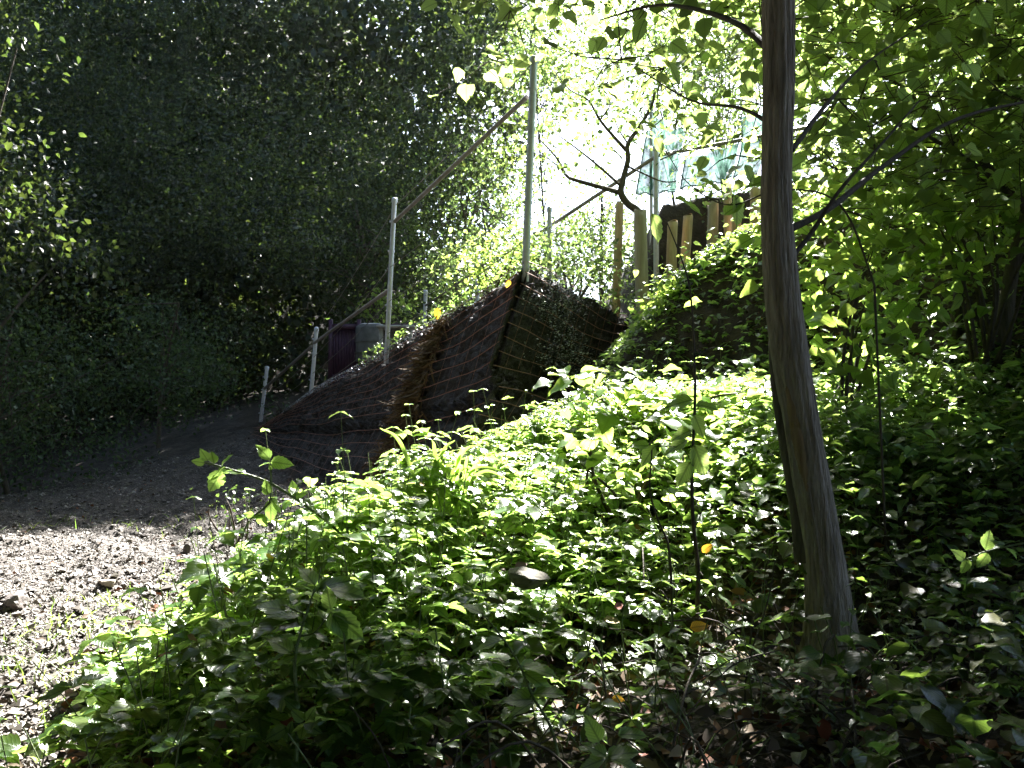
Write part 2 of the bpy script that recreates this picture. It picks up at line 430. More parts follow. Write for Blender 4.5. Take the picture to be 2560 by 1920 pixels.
def axis(lo_, a, b, hi, fine, g=1.16):
    c = list(np.arange(a, b, fine)); s_ = fine; p = c[-1]
    while p < hi: s_ *= g; p += s_; c.append(p)
    s_ = fine; p = c[0]; pre = []
    while p > lo_: s_ *= g; p -= s_; pre.append(p)
    return np.array(pre[::-1] + c)
gx = axis(-400, -8.5, 5, 400, .06); gy = axis(-60, 1.2, 17, 700, .06)
X, Y = np.meshgrid(gx, gy)
Z = H(X, Y)
# crumbly relief on the track
tm = track_mask(X, Y)
def vnoise(X, Y, sc, seed):
    r = np.random.default_rng(seed); G = r.normal(size=(97, 97))
    u = (X * sc) % 96; v = (Y * sc) % 96; i = np.clip(u.astype(int), 0, 95); j = np.clip(v.astype(int), 0, 95); a = u - i; b = v - j
    a = a * a * (3 - 2 * a); b = b * b * (3 - 2 * b)
    return (G[i, j] * (1 - a) + G[i + 1, j] * a) * (1 - b) + (G[i, j + 1] * (1 - a) + G[i + 1, j + 1] * a) * b
near = np.exp(-np.maximum(0, np.hypot(X, Y) - 14) / 6)
Z = Z + near * (.016 * vnoise(X, Y, 1.7, 1) + .012 * vnoise(X, Y, 4.1, 2) + np.where(tm, .016, .009) * vnoise(X, Y, 9.3, 3)) * np.where(tm, 1.5, 1) + near * tm * (.012 * np.abs(vnoise(X, Y, 6.3, 4)) + .006 * rng.normal(size=X.shape) * (np.hypot(X, Y) < 17))
ny, nx = X.shape
idx = np.arange(nx * ny).reshape(ny, nx)
Q = np.stack([idx[:-1, :-1], idx[:-1, 1:], idx[1:, 1:], idx[1:, :-1]], -1).reshape(-1, 4)
cm = tm[:-1, :-1].reshape(-1)
V = np.stack([X, Y, Z], -1).reshape(-1, 3)
def sub(name, sel, m):
    q = Q[sel]; u, inv = np.unique(q, return_inverse=True)
    mb = MB(); mb.add(V[u], inv.reshape(-1, 4)); return mb.build(name, m)
tag(sub("ground", ~cm, M_SOIL), kind="structure")
tag(sub("gravel_track", cm, M_TRACK), kind="structure")

def H(x, y):
    """height of the finished ground mesh"""
    x = np.asarray(x, float); y = np.asarray(y, float)
    i = np.clip(np.searchsorted(gx, x) - 1, 0, len(gx) - 2); j = np.clip(np.searchsorted(gy, y) - 1, 0, len(gy) - 2)
    a = np.clip((x - gx[i]) / (gx[i + 1] - gx[i]), 0, 1); b = np.clip((y - gy[j]) / (gy[j + 1] - gy[j]), 0, 1)
    return (Z[j, i] * (1 - a) + Z[j, i + 1] * a) * (1 - b) + (Z[j + 1, i] * (1 - a) + Z[j + 1, i + 1] * a) * b

# ------------------------------------------------------------------ pebbles, clods, litter
def chips(name, P, s, m, flat=.6):
    base = np.array([(1, 0, 0), (-1, 0, 0), (0, 1, 0), (0, -1, 0), (0, 0, 1), (0, 0, -1)], float)
    f = np.array([[0, 2, 4], [2, 1, 4], [1, 3, 4], [3, 0, 4], [2, 0, 5], [1, 2, 5], [3, 1, 5], [0, 3, 5]])
    n = len(P)
    VV = base[None] * rng.uniform(.5, 1.3, (n, 6, 1)) + rng.normal(size=(n, 6, 3)) * .22
    VV[..., 2] *= flat
    a = rng.uniform(0, 2 * pi, n); c_, s_ = np.cos(a)[:, None], np.sin(a)[:, None]
    x, y = VV[..., 0] * c_ - VV[..., 1] * s_, VV[..., 0] * s_ + VV[..., 1] * c_
    VV = np.stack([x, y, VV[..., 2]], -1) * s[:, None, None] + P[:, None]
    mb = MB(); mb.add(VV.reshape(-1, 3), (f[None] + (np.arange(n) * 6)[:, None, None]).reshape(-1, 3))
    return mb.build(name, m, smooth=False)
n = 120000
yy = 1.8 + 14 * rng.random(n) ** 1.15; xx = -1.2 - rng.random(n) * (yy * .62)
k = track_mask(xx, yy); xx, yy = xx[k], yy[k]
P = np.stack([xx, yy, H(xx, yy) + .004 + .012 * rng.random(len(xx))], 1)
tag(chips("pebbles", P, rng.uniform(.004, .012, len(xx)) * (1 + 2.0 * (rng.random(len(xx)) > .93)), M_PEB),
    "crumbly grey brown pebbles and clods covering the sunlit dirt track", "gravel", kind="stuff")
# fallen leaves over the bank and sparse on the track
mb = MB()
n = 16000
yy = 1.5 + 6.5 * rng.random(n) ** 1.4; xx = rng.uniform(-1, 1, n) * (yy * .62 + .2)
k = ~track_mask(xx, yy); xx, yy = xx[k], yy[k]
P = np.stack([xx, yy, H(xx, yy) + rng.uniform(.005, .035, len(xx))], 1)
leaves(mb, L_MID, P, rdir(len(P), 0, .35), rdir(len(P), 1.3, .5), rng.uniform(.02, .065, len(P)))
n = 1100
yy = 2.5 + 14 * rng.random(n); xx = -1.4 - rng.random(n) * (yy * .6)
P = np.stack([xx, yy, H(xx, yy) + .03], 1)
leaves(mb, L_MID, P, rdir(n, 0, .3), rdir(n, 1.3, .5), rng.uniform(.03, .06, n))
tag(mb.build("leaf_litter", M_LITTER), "brown fallen leaves and scraps lying under the plants on the bank", "leaf litter", kind="stuff")
# twigs in the litter
mb = MB()
for i in range(420):
    y0 = 1.7 + 4.5 * rng.random() ** 1.3; x0 = rng.uniform(-.35, 1) * (y0 * .6)
    a = rng.uniform(0, 2 * pi); L = rng.uniform(.08, .4); z0 = H(x0, y0) + .03
    rise = rng.uniform(-.02, .18)
    p = [(x0, y0, z0), (x0 + cos(a) * L * .5, y0 + sin(a) * L * .5, z0 + rise * .8 + .02), (x0 + cos(a) * L, y0 + sin(a) * L, H(x0 + cos(a) * L, y0 + sin(a) * L) + .03 + rise)]
    tube(mb, smooth_path(p, 4), rng.uniform(.0012, .0035), 4, cap=False)
tag(mb.build("twigs", M_TWIG), "thin dry twigs and bare stalks tangled over the bank", "twigs", kind="stuff")

def rock(name, c, s, m, label, rz=0, seed=0, group=None, sharp=True):
    r = np.random.default_rng(seed)
    import bmesh
    bm = bmesh.new(); bmesh.ops.create_icosphere(bm, subdivisions=3, radius=1)
    D = r.normal(size=(9, 3)); D /= np.linalg.norm(D, axis=1)[:, None]; h = r.uniform(.55, .85, 9)
    for v in bm.verts:
        p = np.array(v.co)
        for d_, hh in zip(D, h):
            e = p.dot(d_) - hh
            if e > 0: p = p - d_ * e
        p = p * (1 + .03 * r.normal()); v.co = p * np.array(s)
    bmesh.ops.rotate(bm, verts=bm.verts, cent=(0, 0, 0), matrix=__import__('mathutils').Matrix.Rotation(rz, 3, 'Z'))
    me = bpy.data.meshes.new(name); bm.to_mesh(me); bm.free(); me.materials.append(m)
    o = bpy.data.objects.new(name, me); C.objects.link(o); o.location = c
    return tag(o, label, "rock", group)
def onground(px, py):
    """ground point seen at a pixel"""
    for d in np.arange(1.6, 18, .02):
        p = at(px, py, d)
        if p[2] <= H(p[0], p[1]): return p
    return at(px, py, 18)
R = [((107, 586), (.075, .05, .035), M_ROCK, "pale angular stone lying alone in the middle of the sunlit track"),
     ((158, 700), (.10, .06, .035), M_ROCKD, "dark flat stone at the near edge of the track beside the grass"),
     ((92, 742), (.05, .04, .04), M_ROCK, "yellowish pointed stone at the very bottom left of the track"),
     ((15, 605), (.11, .08, .06), M_ROCKD, "dark clod of earth at the left edge of the sunlit track"),
     ((187, 553), (.04, .03, .06), M_ROCKD, "small upright dark clod near the shaded end of the track"),
     ((204, 595), (.05, .04, .05), M_ROCKD, "brown lump beside the brambles on the track edge"),
     ((145, 537), (.06, .04, .03), M_ROCKD, "low brown clod on the line where sun meets shade"),
     ((130, 690), (.05, .035, .02), M_ROCKD, "small dark stone left of the flat one near the brambles"),
     ((528, 570), (.10, .06, .035), M_ROCKD2, "broken pale stone block half buried in the brambles at the centre"),
     ((486, 592), (.06, .03, .03), M_ROCKD2, "pale splintered stone leaning left of the broken block"),
     ((264, 428), (.42, .25, .14), M_CONC, "grey concrete block at the foot of the farthest fence post")]
for i, (pp, s, m, lb) in enumerate(R):
    if i == 10: c = at(264, 431, 17.9)
    else: c = onground(*pp); c[2] += s[2] * .45
    if i in (8, 9): c = at(pp[0], pp[1] + 8, 2.85)
    rock("concrete_block" if i == 10 else "rock", c, s, m, lb, rz=i * .7, seed=i + 3)

# ------------------------------------------------------------------ retaining wall with rusty mesh
EL = 9.6   # length of left face along dL
def topz(P2):
    return TOP(P2[..., 0], P2[..., 1])
def wall_pt(side, u, v):
    """u along the face (m) from the corner, v 0 top .. 1 base; two battered tiers with a ledge"""
    d2, nn = (dL, nL) if side == 'L' else (dR, nR)
    # outward offset profile, as seen at the corner
    u = np.asarray(u, float); v = np.asarray(v, float)
    offL = np.interp(v, [0, .53, .64, 1], [0.0, .62, .66, 1.5]); offR = np.interp(v, [0, .53, .64, 1], [0.03, .12, .24, .37])
    # corner at this v
    det = nL[0] * nR[1] - nL[1] * nR[0]
    a = (offL * nR[1] - offR * nL[1]) / det; b = (nL[0] * offR - nR[0] * offL) / det
    fade = np.clip(1 - u / 15, 0, 1) if side == 'L' else 1
    cx, cy = AP[0] + a, AP[1] + b
    x = cx + d2[0] * u; y = cy + d2[1] * u
    if side == 'L':   # batter shrinks as the wall gets lower
        ex = AP[0] + d2[0] * u; ey = AP[1] + d2[1] * u
        x = ex + (x - ex) * fade; y = ey + (y - ey) * fade
    tx, ty = AP[0] + d2[0] * u, AP[1] + d2[1] * u
    zt = topz(np.stack([tx, ty], -1)) + .03
    zb = LOW(x, y) - .08 if side == 'L' else zt - 2.06
    if side == 'L': zb = np.minimum(zb, zt - .12)
    z = zt + (zb - zt) * v
    return np.stack([x, y, z], -1)
wall = thing("retaining_wall", "dark earth retaining wall faced with rusty steel mesh below the metal fence", "retaining wall", (AP[0], AP[1], .6))
for side, ln, nu in (('L', EL, 330), ('R', 2.7, 110)):
    us = np.linspace(0, ln, nu); vs = np.linspace(0, 1, 90)
    U_, V_ = np.meshgrid(us, vs)
    P = wall_pt(side, U_, V_)
    nn = np.array([*(nL if side == 'L' else nR), .4]); nn /= np.linalg.norm(nn)
    amp = (.035 * vnoise(U_, V_ * 3, 2.2, 5) + .02 * vnoise(U_, V_ * 3, 7.1, 6) + .012 * rng.normal(size=U_.shape)) * (np.minimum(U_ / .1 + .15, 1)) + .03 * ((V_ > .54) & (V_ < .64)) * rng.normal(size=U_.shape)
    P = P + amp[..., None] * nn - nn * .05
    idx = np.arange(P.shape[0] * P.shape[1]).reshape(P.shape[:2])
    q = np.stack([idx[:-1, :-1], idx[1:, :-1], idx[1:, 1:], idx[:-1, 1:]], -1).reshape(-1, 4)
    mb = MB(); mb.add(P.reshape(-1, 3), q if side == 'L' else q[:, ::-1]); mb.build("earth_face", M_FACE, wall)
    mb = MB()
    for v in np.r_[np.linspace(0.0, .53, 9), np.linspace(.64, .99, 6)]:
        u_ = np.linspace(0, ln, int(ln / .3)); p = wall_pt(side, u_, np.full_like(u_, v))
        sag = np.sin(u_ * 5 + v * 20) * .012
        p = p + nn * (.02 + sag[:, None]); p[:, 2] += .02 * np.sin(u_ * 2.3 + v * 9)
        tube(mb, p, .0046 if side == 'R' else .0042, 5, cap=False)
    for u0 in np.arange(.1 if side == 'L' else .18, ln, .3 if side == 'L' else .2):
        for v0, v1 in ((0, .53), (.64, 1)):
            v_ = np.linspace(v0, v1, 9); p = wall_pt(side, np.full(9, u0 + rng.normal() * .02), v_)
            p = p + nn * .03 + rng.normal(size=3) * .004
            tube(mb, p, .0016, 4, cap=False)
    mb.build("wire_mesh", M_RUST, wall)
# loose stone chips on the mesh wall, the pale ones standing in for sun glints
def facepts(side, u, v, off=.02):
    p = wall_pt(side, u, v); nn = np.array([*(nL if side == 'L' else nR), .4]); nn /= np.linalg.norm(nn)
    return p + nn * off
M_WETGLINT = islandmat("wet_glint_chip", [(.03, .03, .03), (.2, .2, .2), (.6, .6, .6), (.02, .02, .02)], .18, 1.0)  # pale greys paint the wall's wet glints into the chip colour
n = 3600
v = np.clip(rng.random(n) * .5, 0, .49); u = np.clip(.55 + v * 1.6 + rng.normal(size=n) * .28 + .2 * np.sin(v * 25), .1, 2.4)
P = facepts('R', u, v, .03)
n2 = 2600
u = rng.random(n2) ** .8 * 8.2; P2 = facepts('L', u, rng.random(n2) ** 2.2 * .10, .02); P2[:, 2] += .02
tag(chips("stone_chips", np.r_[P, P2], rng.uniform(.005, .015, n + n2), M_WETGLINT, flat=.5), "wet stone chips caught in the mesh and along the wall top, pale ones painted as glints", "stone chips", kind="stuff")
# dead grass hanging down the left face
mb = MB()
n = 2600
c = rng.random(n)
c = c ** .75; u = 1.72 + c * .5 + rng.normal(size=n) * (.07 + .17 * c); v = .04 + c * .95
P = facepts('L', u, np.clip(v + rng.normal(size=n) * .03, .02, 1), .05)
T = np.stack([rng.normal(size=n) * .5 - .2, rng.normal(size=n) * .4 - .3, -np.abs(rng.normal(size=n)) * .8 + .1], 1)
leaves(mb, L_GRASS, P, T, rdir(n), rng.uniform(.08, .24, n), rng.uniform(1.2, 2.2, n))
tag(mb.build("dead_grass", M_STRAW), "strip of brown dead grass hanging down the long mesh face of the wall", "dead grass", kind="stuff")

# ------------------------------------------------------------------ fences
def pipe(name, p, r, m, parent, sides=14, capring=False):
    mb = MB(); p = np.asarray(p, float)
    t_ = np.linspace(0, 1, 6)[:, None]
    tube(mb, p[0] * (1 - t_) + p[1] * t_, r, sides)
    if capring:
        d = (p[1] - p[0]) / np.linalg.norm(p[1] - p[0])
        tube(mb, np.array([p[1] - d * .05, p[1] - d * .012, p[1] + d * .006, p[1] + d * .018]), [r * 1.22, r * 1.22, r * 1.18, r * .6], sides)
    return mb.build(name, m, parent)
f1 = thing("metal_fence", "galvanised tube fence stepping down the top edge of the mesh wall", "fence", at(525, 268, 9.0))
posts = [((525, 272), (534, 58), 9.0, .038), ((386, 356), (394.5, 199), 12.0, .033), ((310, 402), (316.5, 328), 15.0, .034), ((259, 433), (267, 367), 17.5, .036)]
PT = []
for (b, t, d, r) in posts:
    p0, p1 = at(*b, d), at(*t, d); p0[2] -= .1
    PT.append((p0, p1)); pipe("post", (p0, p1), r, M_GALV, f1, capring=True)
    for q in (.35, .68, .86):
        mbk = MB()
        c0 = p0 + (p1 - p0) * q; dd = (p1 - p0) / np.linalg.norm(p1 - p0)
        tube(mbk, [c0 - dd * .014, c0 + dd * .014], r * 1.18, 12)
        box(mbk, c0 + np.array((-r * 1.15, -.01, 0)), (.03, .03, .022))
        mbk.build("clamp", M_GALV, f1)
rails = [((527, 97, 9.03), (393, 223, 12.03)), ((389, 290, 12.0), (313.5, 343.5, 15.03)), ((312, 346, 15.03), (264, 389, 17.5))]
for a, b in rails: pipe("rail", (at(*a), at(*b)), .026, M_RAIL, f1)
wires = [((530, 66, 9.0), (396, 205, 12), (316, 332, 15)), ((527, 150, 9), (389, 268, 12), (313, 358, 15), (264, 396, 17.5)),
         ((526, 200, 9), (388, 302, 12), (312, 374, 15), (263, 408, 17.5)), ((525, 240, 9), (387, 334, 12), (311, 390, 15), (260, 421, 17.5))]
for wv in wires:
    mb = MB(); pts = [at(*q) for q in wv]
    P = []
    for a, b in zip(pts[:-1], pts[1:]):
        for t in np.linspace(0, 1, 9)[:-1]:
            p = a * (1 - t) + b * t; p[2] -= .05 * sin(pi * t); P.append(p)
    P.append(pts[-1]); tube(mb, P, .005, 5); mb.build("tension_wire", M_WIRE, f1)

f2 = thing("metal_fence", "galvanised tube fence climbing to the right behind the wooden posts", "fence", at(549, 262, 11.5))
p2 = [((549, 290), (549.5, 208), 11.5, .030), ((655, 200), (656, 147), 10.6, .034), ((658, 205), (660, 140), 10.7, .02), ((842, 225), (843, 100), 9.5, .03)]
for i, (b, t, d, r) in enumerate(p2):
    if i == 2: continue
    p0, p1 = at(*b, d), at(*t, d); p0[2] = min(p0[2], H(p0[0], p0[1]) - .6); pipe("post", (p0, p1), r, M_GALV, f2, capring=True)
pipe("rail", (at(529, 240, 11.9), at(655, 157, 10.65)), .024, M_RAIL, f2)
pipe("rail", (at(655, 156, 10.65), at(736, 141, 10.2)), .022, M_RAIL, f2)
pipe("rail", (at(736, 141, 10.2), at(858, 118, 9.5)), .022, M_RAIL, f2)
f3 = thing("metal_fence", "thin bluish tube fence on the far side of the terrace behind the wall", "fence", at(476, 300, 15))
for (b, t, d) in (((423, 334), (425.5, 291), 16.5), ((476, 304), (478, 258), 14.5), ((519, 282), (520.5, 240), 13)):
    p0, p1 = at(*b, d), at(*t, d); p0[2] = min(p0[2], H(p0[0], p0[1]) - .05); pipe("post", (p0, p1), .034, M_GALV, f3, capring=True)
for a, b in (((425, 306, 16.5), (478, 270, 14.5)), ((478, 268, 14.5), (521, 245, 13)), ((425, 318, 16.5), (478, 284, 14.5)), ((478, 284, 14.5), (521, 262, 13)), ((398, 338, 17.6), (425, 318, 16.5))):
    pipe("rail", (at(*a), at(*b)), .016, M_WIRE, f3, 8)

# ------------------------------------------------------------------ debris net
net = thing("safety_net", "sagging pale green debris net strung behind the wooden posts", "net", at(640, 196, 11.2))
top = smooth_path([at(651, 112, 11.2), at(672, 128, 11.1), at(700, 134, 10.9), at(728, 122, 10.8), at(750, 116, 10.7), at(765, 112, 10.7)], 8)
bot = smooth_path([at(636, 194, 11.2), at(662, 193, 11.1), at(692, 186, 10.9), at(722, 181, 10.8), at(742, 173, 10.7), at(757, 176, 10.7)], 8)
nu = len(top); nv = 22
t_ = np.linspace(0, 1, nv)[:, None, None]
G = top[None] * (1 - t_) + bot[None] * t_
uu = np.linspace(0, 1, nu)[None, :]; vv = np.linspace(0, 1, nv)[:, None]
G[..., 1] += .09 * np.sin(uu * 42 + vv * 2) * (.4 + .6 * np.sin(uu * 7) ** 2) + .03 * np.sin(uu * 90 + vv * 5)
G[..., 0] += .05 * np.sin(vv * 3.1) * np.sin(uu * 20)
def netpiece(c0, c1, r0):
    g = G[r0:, c0:c1]; a, b = g.shape[:2]; ix = np.arange(a * b).reshape(a, b)
    mb = MB(); U2 = np.stack([np.broadcast_to(uu[:, c0:c1] * 4, (a, b)), np.broadcast_to(vv[r0:] * 2, (a, b))], -1).reshape(-1, 2)
    mb.add(g.reshape(-1, 3), np.stack([ix[:-1, :-1], ix[:-1, 1:], ix[1:, 1:], ix[1:, :-1]], -1).reshape(-1, 4), U2)
    mb.build("netting", M_NET, net)
    mb = MB(); tube(mb, np.concatenate([g[:, 0], g[-1, 1:]]), .010, 6); mb.build("edge_cord", M_NET, net)
q1, q2 = int(nu * .3), int(nu * .7)
netpiece(0, q1 + 1, 0); netpiece(q1 + 1, q2, 9); netpiece(q2, nu, 0)
for px_, d in ((651, 11.2), (765, 10.7)):
    p1 = at(px_, 100, d); p0 = at(px_, 205, d); p0[2] = H(p0[0], p0[1]) - .1
    pipe("pole", (p0, p1), .022, M_GALV, net)

# ------------------------------------------------------------------ wooden posts
wp = [((616, 300), (620, 204), 8.5, 10.9, M_LOG, "thin pale wooden post left of the thick one by the wall"),
      ((642, 300), (640.5, 211), 13.5, 9.9, M_LOGG, "thickest peeled wooden post with a bent branch growing behind it"),
      ((671.5, 280), (672.5, 222), 10.5, 10.0, M_LOG, "short orange toned wooden post with a flat sawn top"),
      ((684.5, 272), (688, 216), 10, 10.2, M_LOG, "wooden post leaning slightly right, next to the short orange one"),
      ((712, 250), (713, 203), 11, 10.6, M_LOGG, "grey weathered wooden post standing alone below the green net"),
      ((728, 252), (727.5, 187), 8.5, 10.5, M_LOG, "tallest slim wooden post just left of its touching twin"),
      ((736, 256), (736.5, 205), 9.5, 10.3, M_LOG, "wooden post touching the right side of the tallest slim one"),
      ((757, 248), (757, 190), 13, 10.1, M_LOG, "broad wooden post half hidden by the big tree trunk on its left side"),
      ((794, 222), (794, 182), 10, 10.5, M_LOGG, "grey wooden post just right of the big trunk, first of a grey pair"),
      ((804, 222), (806, 180), 10, 10.5, M_LOGG, "grey wooden post, second of the grey pair right of the big trunk"),
      ((825, 228), (826, 190), 8, 10.3, M_LOG, "slim wooden post farthest right, beyond the grey pair")]
for i, (b, t, wpx, d, m, lb) in enumerate(wp):
    p0, p1 = at(*b, d), at(*t, d)
    g = H(p0[0], p0[1]) - .1
    dirv = (p1 - p0) / (p1[2] - p0[2])
    if p0[2] > g: p0 = p0 + dirv * (g - p0[2])
    r = wpx / 2 / F * d
    t_ = thing("wooden_post", lb, "wooden post", p0, "peeled log posts of the palisade")
    mb = MB(); k = np.linspace(0, 1, 16)[:, None]
    pth = p0 * (1 - k) + p1 * k + np.c_[np.sin(k * 5 + i), np.cos(k * 4 + i), k * 0] * r * .07
    pth = np.vstack([pth, p1 + dirv * .006]); rad = np.r_[np.linspace(r * 1.05, r * .97, 16), r * .86]
    tube(mb, pth, rad, 18, wob=.012, cap=False); mb.build("shaft", m, t_)
    mb = MB(); e = pth[-1]; th = np.arange(18) * 2 * pi / 18
    ring = e + np.c_[np.cos(th), np.sin(th), np.sin(th + i) * .08] * r * .87
    mb.add(np.vstack([ring, e + (0, 0, .012)]), [[18, q, (q + 1) % 18] for q in range(18)]); mb.build("sawn_end", M_LOGEND, t_, smooth=False)

# ------------------------------------------------------------------ things on the terrace
D = 17.0
t_ = thing("slatted_panel", "dark purple slatted wooden panel behind the two lower fence posts", "fence panel", at(344, 385, D))
a, b = at(330, 385, D), at(359, 322, D)
wd, ht = b[0] - a[0], b[2] - a[2]; cx = (a[0] + b[0]) / 2
for x in (a[0], b[0]): box(mb := MB(), (x, D, a[2] + ht / 2), (.07, .07, ht + .1)); mb.build("upright", M_PURPLE, t_)
for z in (.12, .92):
    mb = MB(); box(mb, (cx, D, a[2] + ht * z), (wd - .075, .05, .11)); mb.build("crossbar", M_PURPLE, t_)
mb = MB()
for i in range(9): box(mb, (a[0] + wd * (i + 1) / 10, D + .05, a[2] + ht * .5), (.055, .02, ht * .95))
mb.build("slats", M_PURPLE, t_)
t_ = thing("purple_railing", "low dark purple board railing right of the tall fence post", "railing", at(405, 345, 17.6))
for py in (325, 333):
    mb = MB(); p, q = at(386, py, 17.6), at(432, py + 2, 17.2); box(mb, (p + q) / 2, (q[0] - p[0], .04, .11), rz=-.3); mb.build("board", M_PURPLE, t_)
for px_ in (388, 408, 429):
    mb = MB(); p = at(px_, 340, 17.45); box(mb, p + (0, .08, -.15), (.07, .07, .85)); mb.build("upright", M_PURPLE, t_)
t_ = thing("water_tank", "round grey tank beside the purple slatted panel", "tank", at(371, 352, 17))
mb = MB(); c = at(371, 362, 17.0); h = .70
tube(mb, [c, c + (0, 0, h * .9), c + (0, 0, h * .97), c + (0, 0, h)], [.29, .30, .29, .25], 28); mb.build("shell", M_CONC, t_)
for q in (.25, .55):
    mb = MB(); tube(mb, [c + (0, 0, h * q - .012), c + (0, 0, h * q + .012)], .312, 28); mb.build("hoop", M_CONC, t_)
mb = MB(); tube(mb, [c + (0, 0, h + .003), c + (0, 0, h + .03)], [.27, .2], 28); mb.build("lid", M_PALE, t_)
t_ = thing("storage_box", "pale grey framed box behind the base of the second tall fence post", "box", at(396, 356, 15))
a, b = at(379, 358, 14.2), at(412, 328, 14.2); w_, h_ = b[0] - a[0], b[2] - a[2]; cx = (a[0] + b[0]) / 2
mb = MB(); box(mb, (cx, 14.5, a[2] + h_ / 2), (w_ - .1, .5, h_ - .06)); mb.build("body", M_CONC, t_)
for x in (a[0] + .03, b[0] - .03):
    mb = MB(); box(mb, (x, 14.22, a[2] + h_ / 2), (.06, .06, h_)); mb.build("leg", M_PALE, t_)
mb = MB(); box(mb, (cx, 14.45, b[2] + .023), (w_ + .08, .62, .04)); mb.build("lid", M_PALE, t_)

# ------------------------------------------------------------------ trees
def limb(mb, P, r0, r1, sides=8, wob=.02):
    P = smooth_path(P, 5); tube(mb, P, np.linspace(r0, r1, len(P)), sides, wob=wob)
    return P

# --- near tree with the bent trunk
TD = 2.95
trunk_px = [(779, -260, 27), (778.5, -80, 30), (778.5, 0, 32), (779, 92, 30.5), (776.5, 199, 30), (781, 278, 34), (789, 347, 36), (800, 417, 35), (811, 486, 37), (823, 556, 38), (828, 602, 44), (831, 640, 54), (833, 660, 70), (834, 676, 100)]
pts = []
for px_, py_, w_ in trunk_px[::-1]:
    d = TD - .25 * (py_ < 60) * 0; p = at(px_, py_, d); pts.append([*p, w_ / 2 / F * d])
near_tree = thing("tree", "near tree with a bent grey brown trunk and a long bare wood scar", "tree", pts[0][:3])
PT_ = smooth_path(pts, 16)
mb = MB(); rr = PT_[:, 3]
n_ = len(PT_)
def bark_relief(th, ii, R):
    T_, I_ = np.meshgrid(th, ii); a = np.cos(T_) * 3; b = np.sin(T_) * 3
    f = vnoise(a * 3.1 + 20, b * 3.1 + 20 + I_ * .035, 1, 41) * .022 + vnoise(a * 1.1 + 50, b * 1.1 + 30 + I_ * .02, 1, 42) * .03 + vnoise(a * 6 + 9, b * 6 + 9 + I_ * .3, 1, 43) * .010
    fl = np.clip((R[:, None] - .085) / .06, 0, 1.3)
    return 1 + f + fl * .22 * np.cos(T_ * 5 + .7) + fl * .1 * np.cos(T_ * 3)
tube(mb, PT_[:, :3], rr, 120, wob=.004, cap=False, relief=bark_relief)
trunk = mb.build("trunk", M_BARK, near_tree)
# second dark stem behind its left side
st = [(*at(808, 560, TD + .03), .045), (*at(800, 510, TD + .02), .034), (*at(790, 450, TD + .03), .032), (*at(781, 395, TD + .04), .03), (*at(777, 350, TD + .05), .028), (*at(776, 300, TD + .06), .02)]
P = smooth_path(st, 6); mb = MB(); tube(mb, P[:, :3], P[:, 3], 14, wob=.02); mb.build("side_stem", M_BARKD, near_tree)
# scar: a lens shaped patch slightly proud of the bark, on the camera's left side of the trunk
sc = []
for py_ in np.linspace(385, 492, 26):
    i = np.argmin(np.abs(proj(PT_[:, :3])[1] - py_)); c = PT_[i, :3]; r = PT_[i, 3]
    q = (py_ - 385) / 107; wdt = .30 * sin(pi * q) ** .7 + .02 + .03 * sin(q * 40)
    row = []
    for k in np.linspace(-1, 1, 7):
        a = radians(-128) + k * wdt + .25 * (q - .5)
        row.append(c + np.array((cos(a), sin(a), 0)) * (r * (1.045 - .03 * k * k)))
    sc.append(row)
sc = np.array(sc); idx = np.arange(26 * 7).reshape(26, 7)
mb = MB(); mb.add(sc.reshape(-1, 3), np.stack([idx[:-1, :-1], idx[1:, :-1], idx[1:, 1:], idx[:-1, 1:]], -1).reshape(-1, 4))
mb.build("scar", M_SCAR, near_tree)

def inpoly(px, py, poly):
    c = np.zeros(px.shape, bool); n = len(poly); j = n - 1
    for i in range(n):
        xi, yi = poly[i]; xj, yj = poly[j]
        c ^= ((yi > py) != (yj > py)) & (px < (xj - xi) * (py - yi) / (yj - yi + 1e-9) + xi); j = i
    return c

def sunfoot(P, z0):
    """where the shadow of P falls on a plane at height z0"""
    t = (P[:, 2] - z0) / SDIR[2]
    return P[:, 0] - SDIR[0] * t, P[:, 1] - SDIR[1] * t

# openness of the crown: low where the light comes through on to the bramble bank
def keep_crown(P, r, k=.965):
    x, y = sunfoot(P, .7)
    sg = lambda v: 1 / (1 + np.exp(-np.clip(v, -30, 30)))
    lit = sg((y - np.where(x < .25, 2.55, 2.95) - .12 * np.sin(x * 3)) / .12) * sg((1.15 + .33 * (y - 3) - x) / .18)   # the mound and the crest
    lit = np.maximum(lit, sg((-1.3 - x) / .08) * sg((y - 1.9) / .2))                          # the track
    lit = np.maximum(lit, .8 * np.exp(-(((x - 2.1) / .55) ** 2 + ((y - 4.7) / .5) ** 2)))   # the climber right of the trunk
    lit = np.maximum(lit, .95 * np.exp(-(((x - .38) / .3) ** 2 + ((y - 2.5) / .45) ** 2)))
    lit = np.maximum(lit, 1.0 * np.exp(-(((x + .62) / .22) ** 2 + ((y - 2.0) / .22) ** 2)))
    lit = np.maximum(lit, .9 * np.exp(-(((x - .05) / .15) ** 2 + ((y - 1.6) / .15) ** 2)))
    return r > k * lit

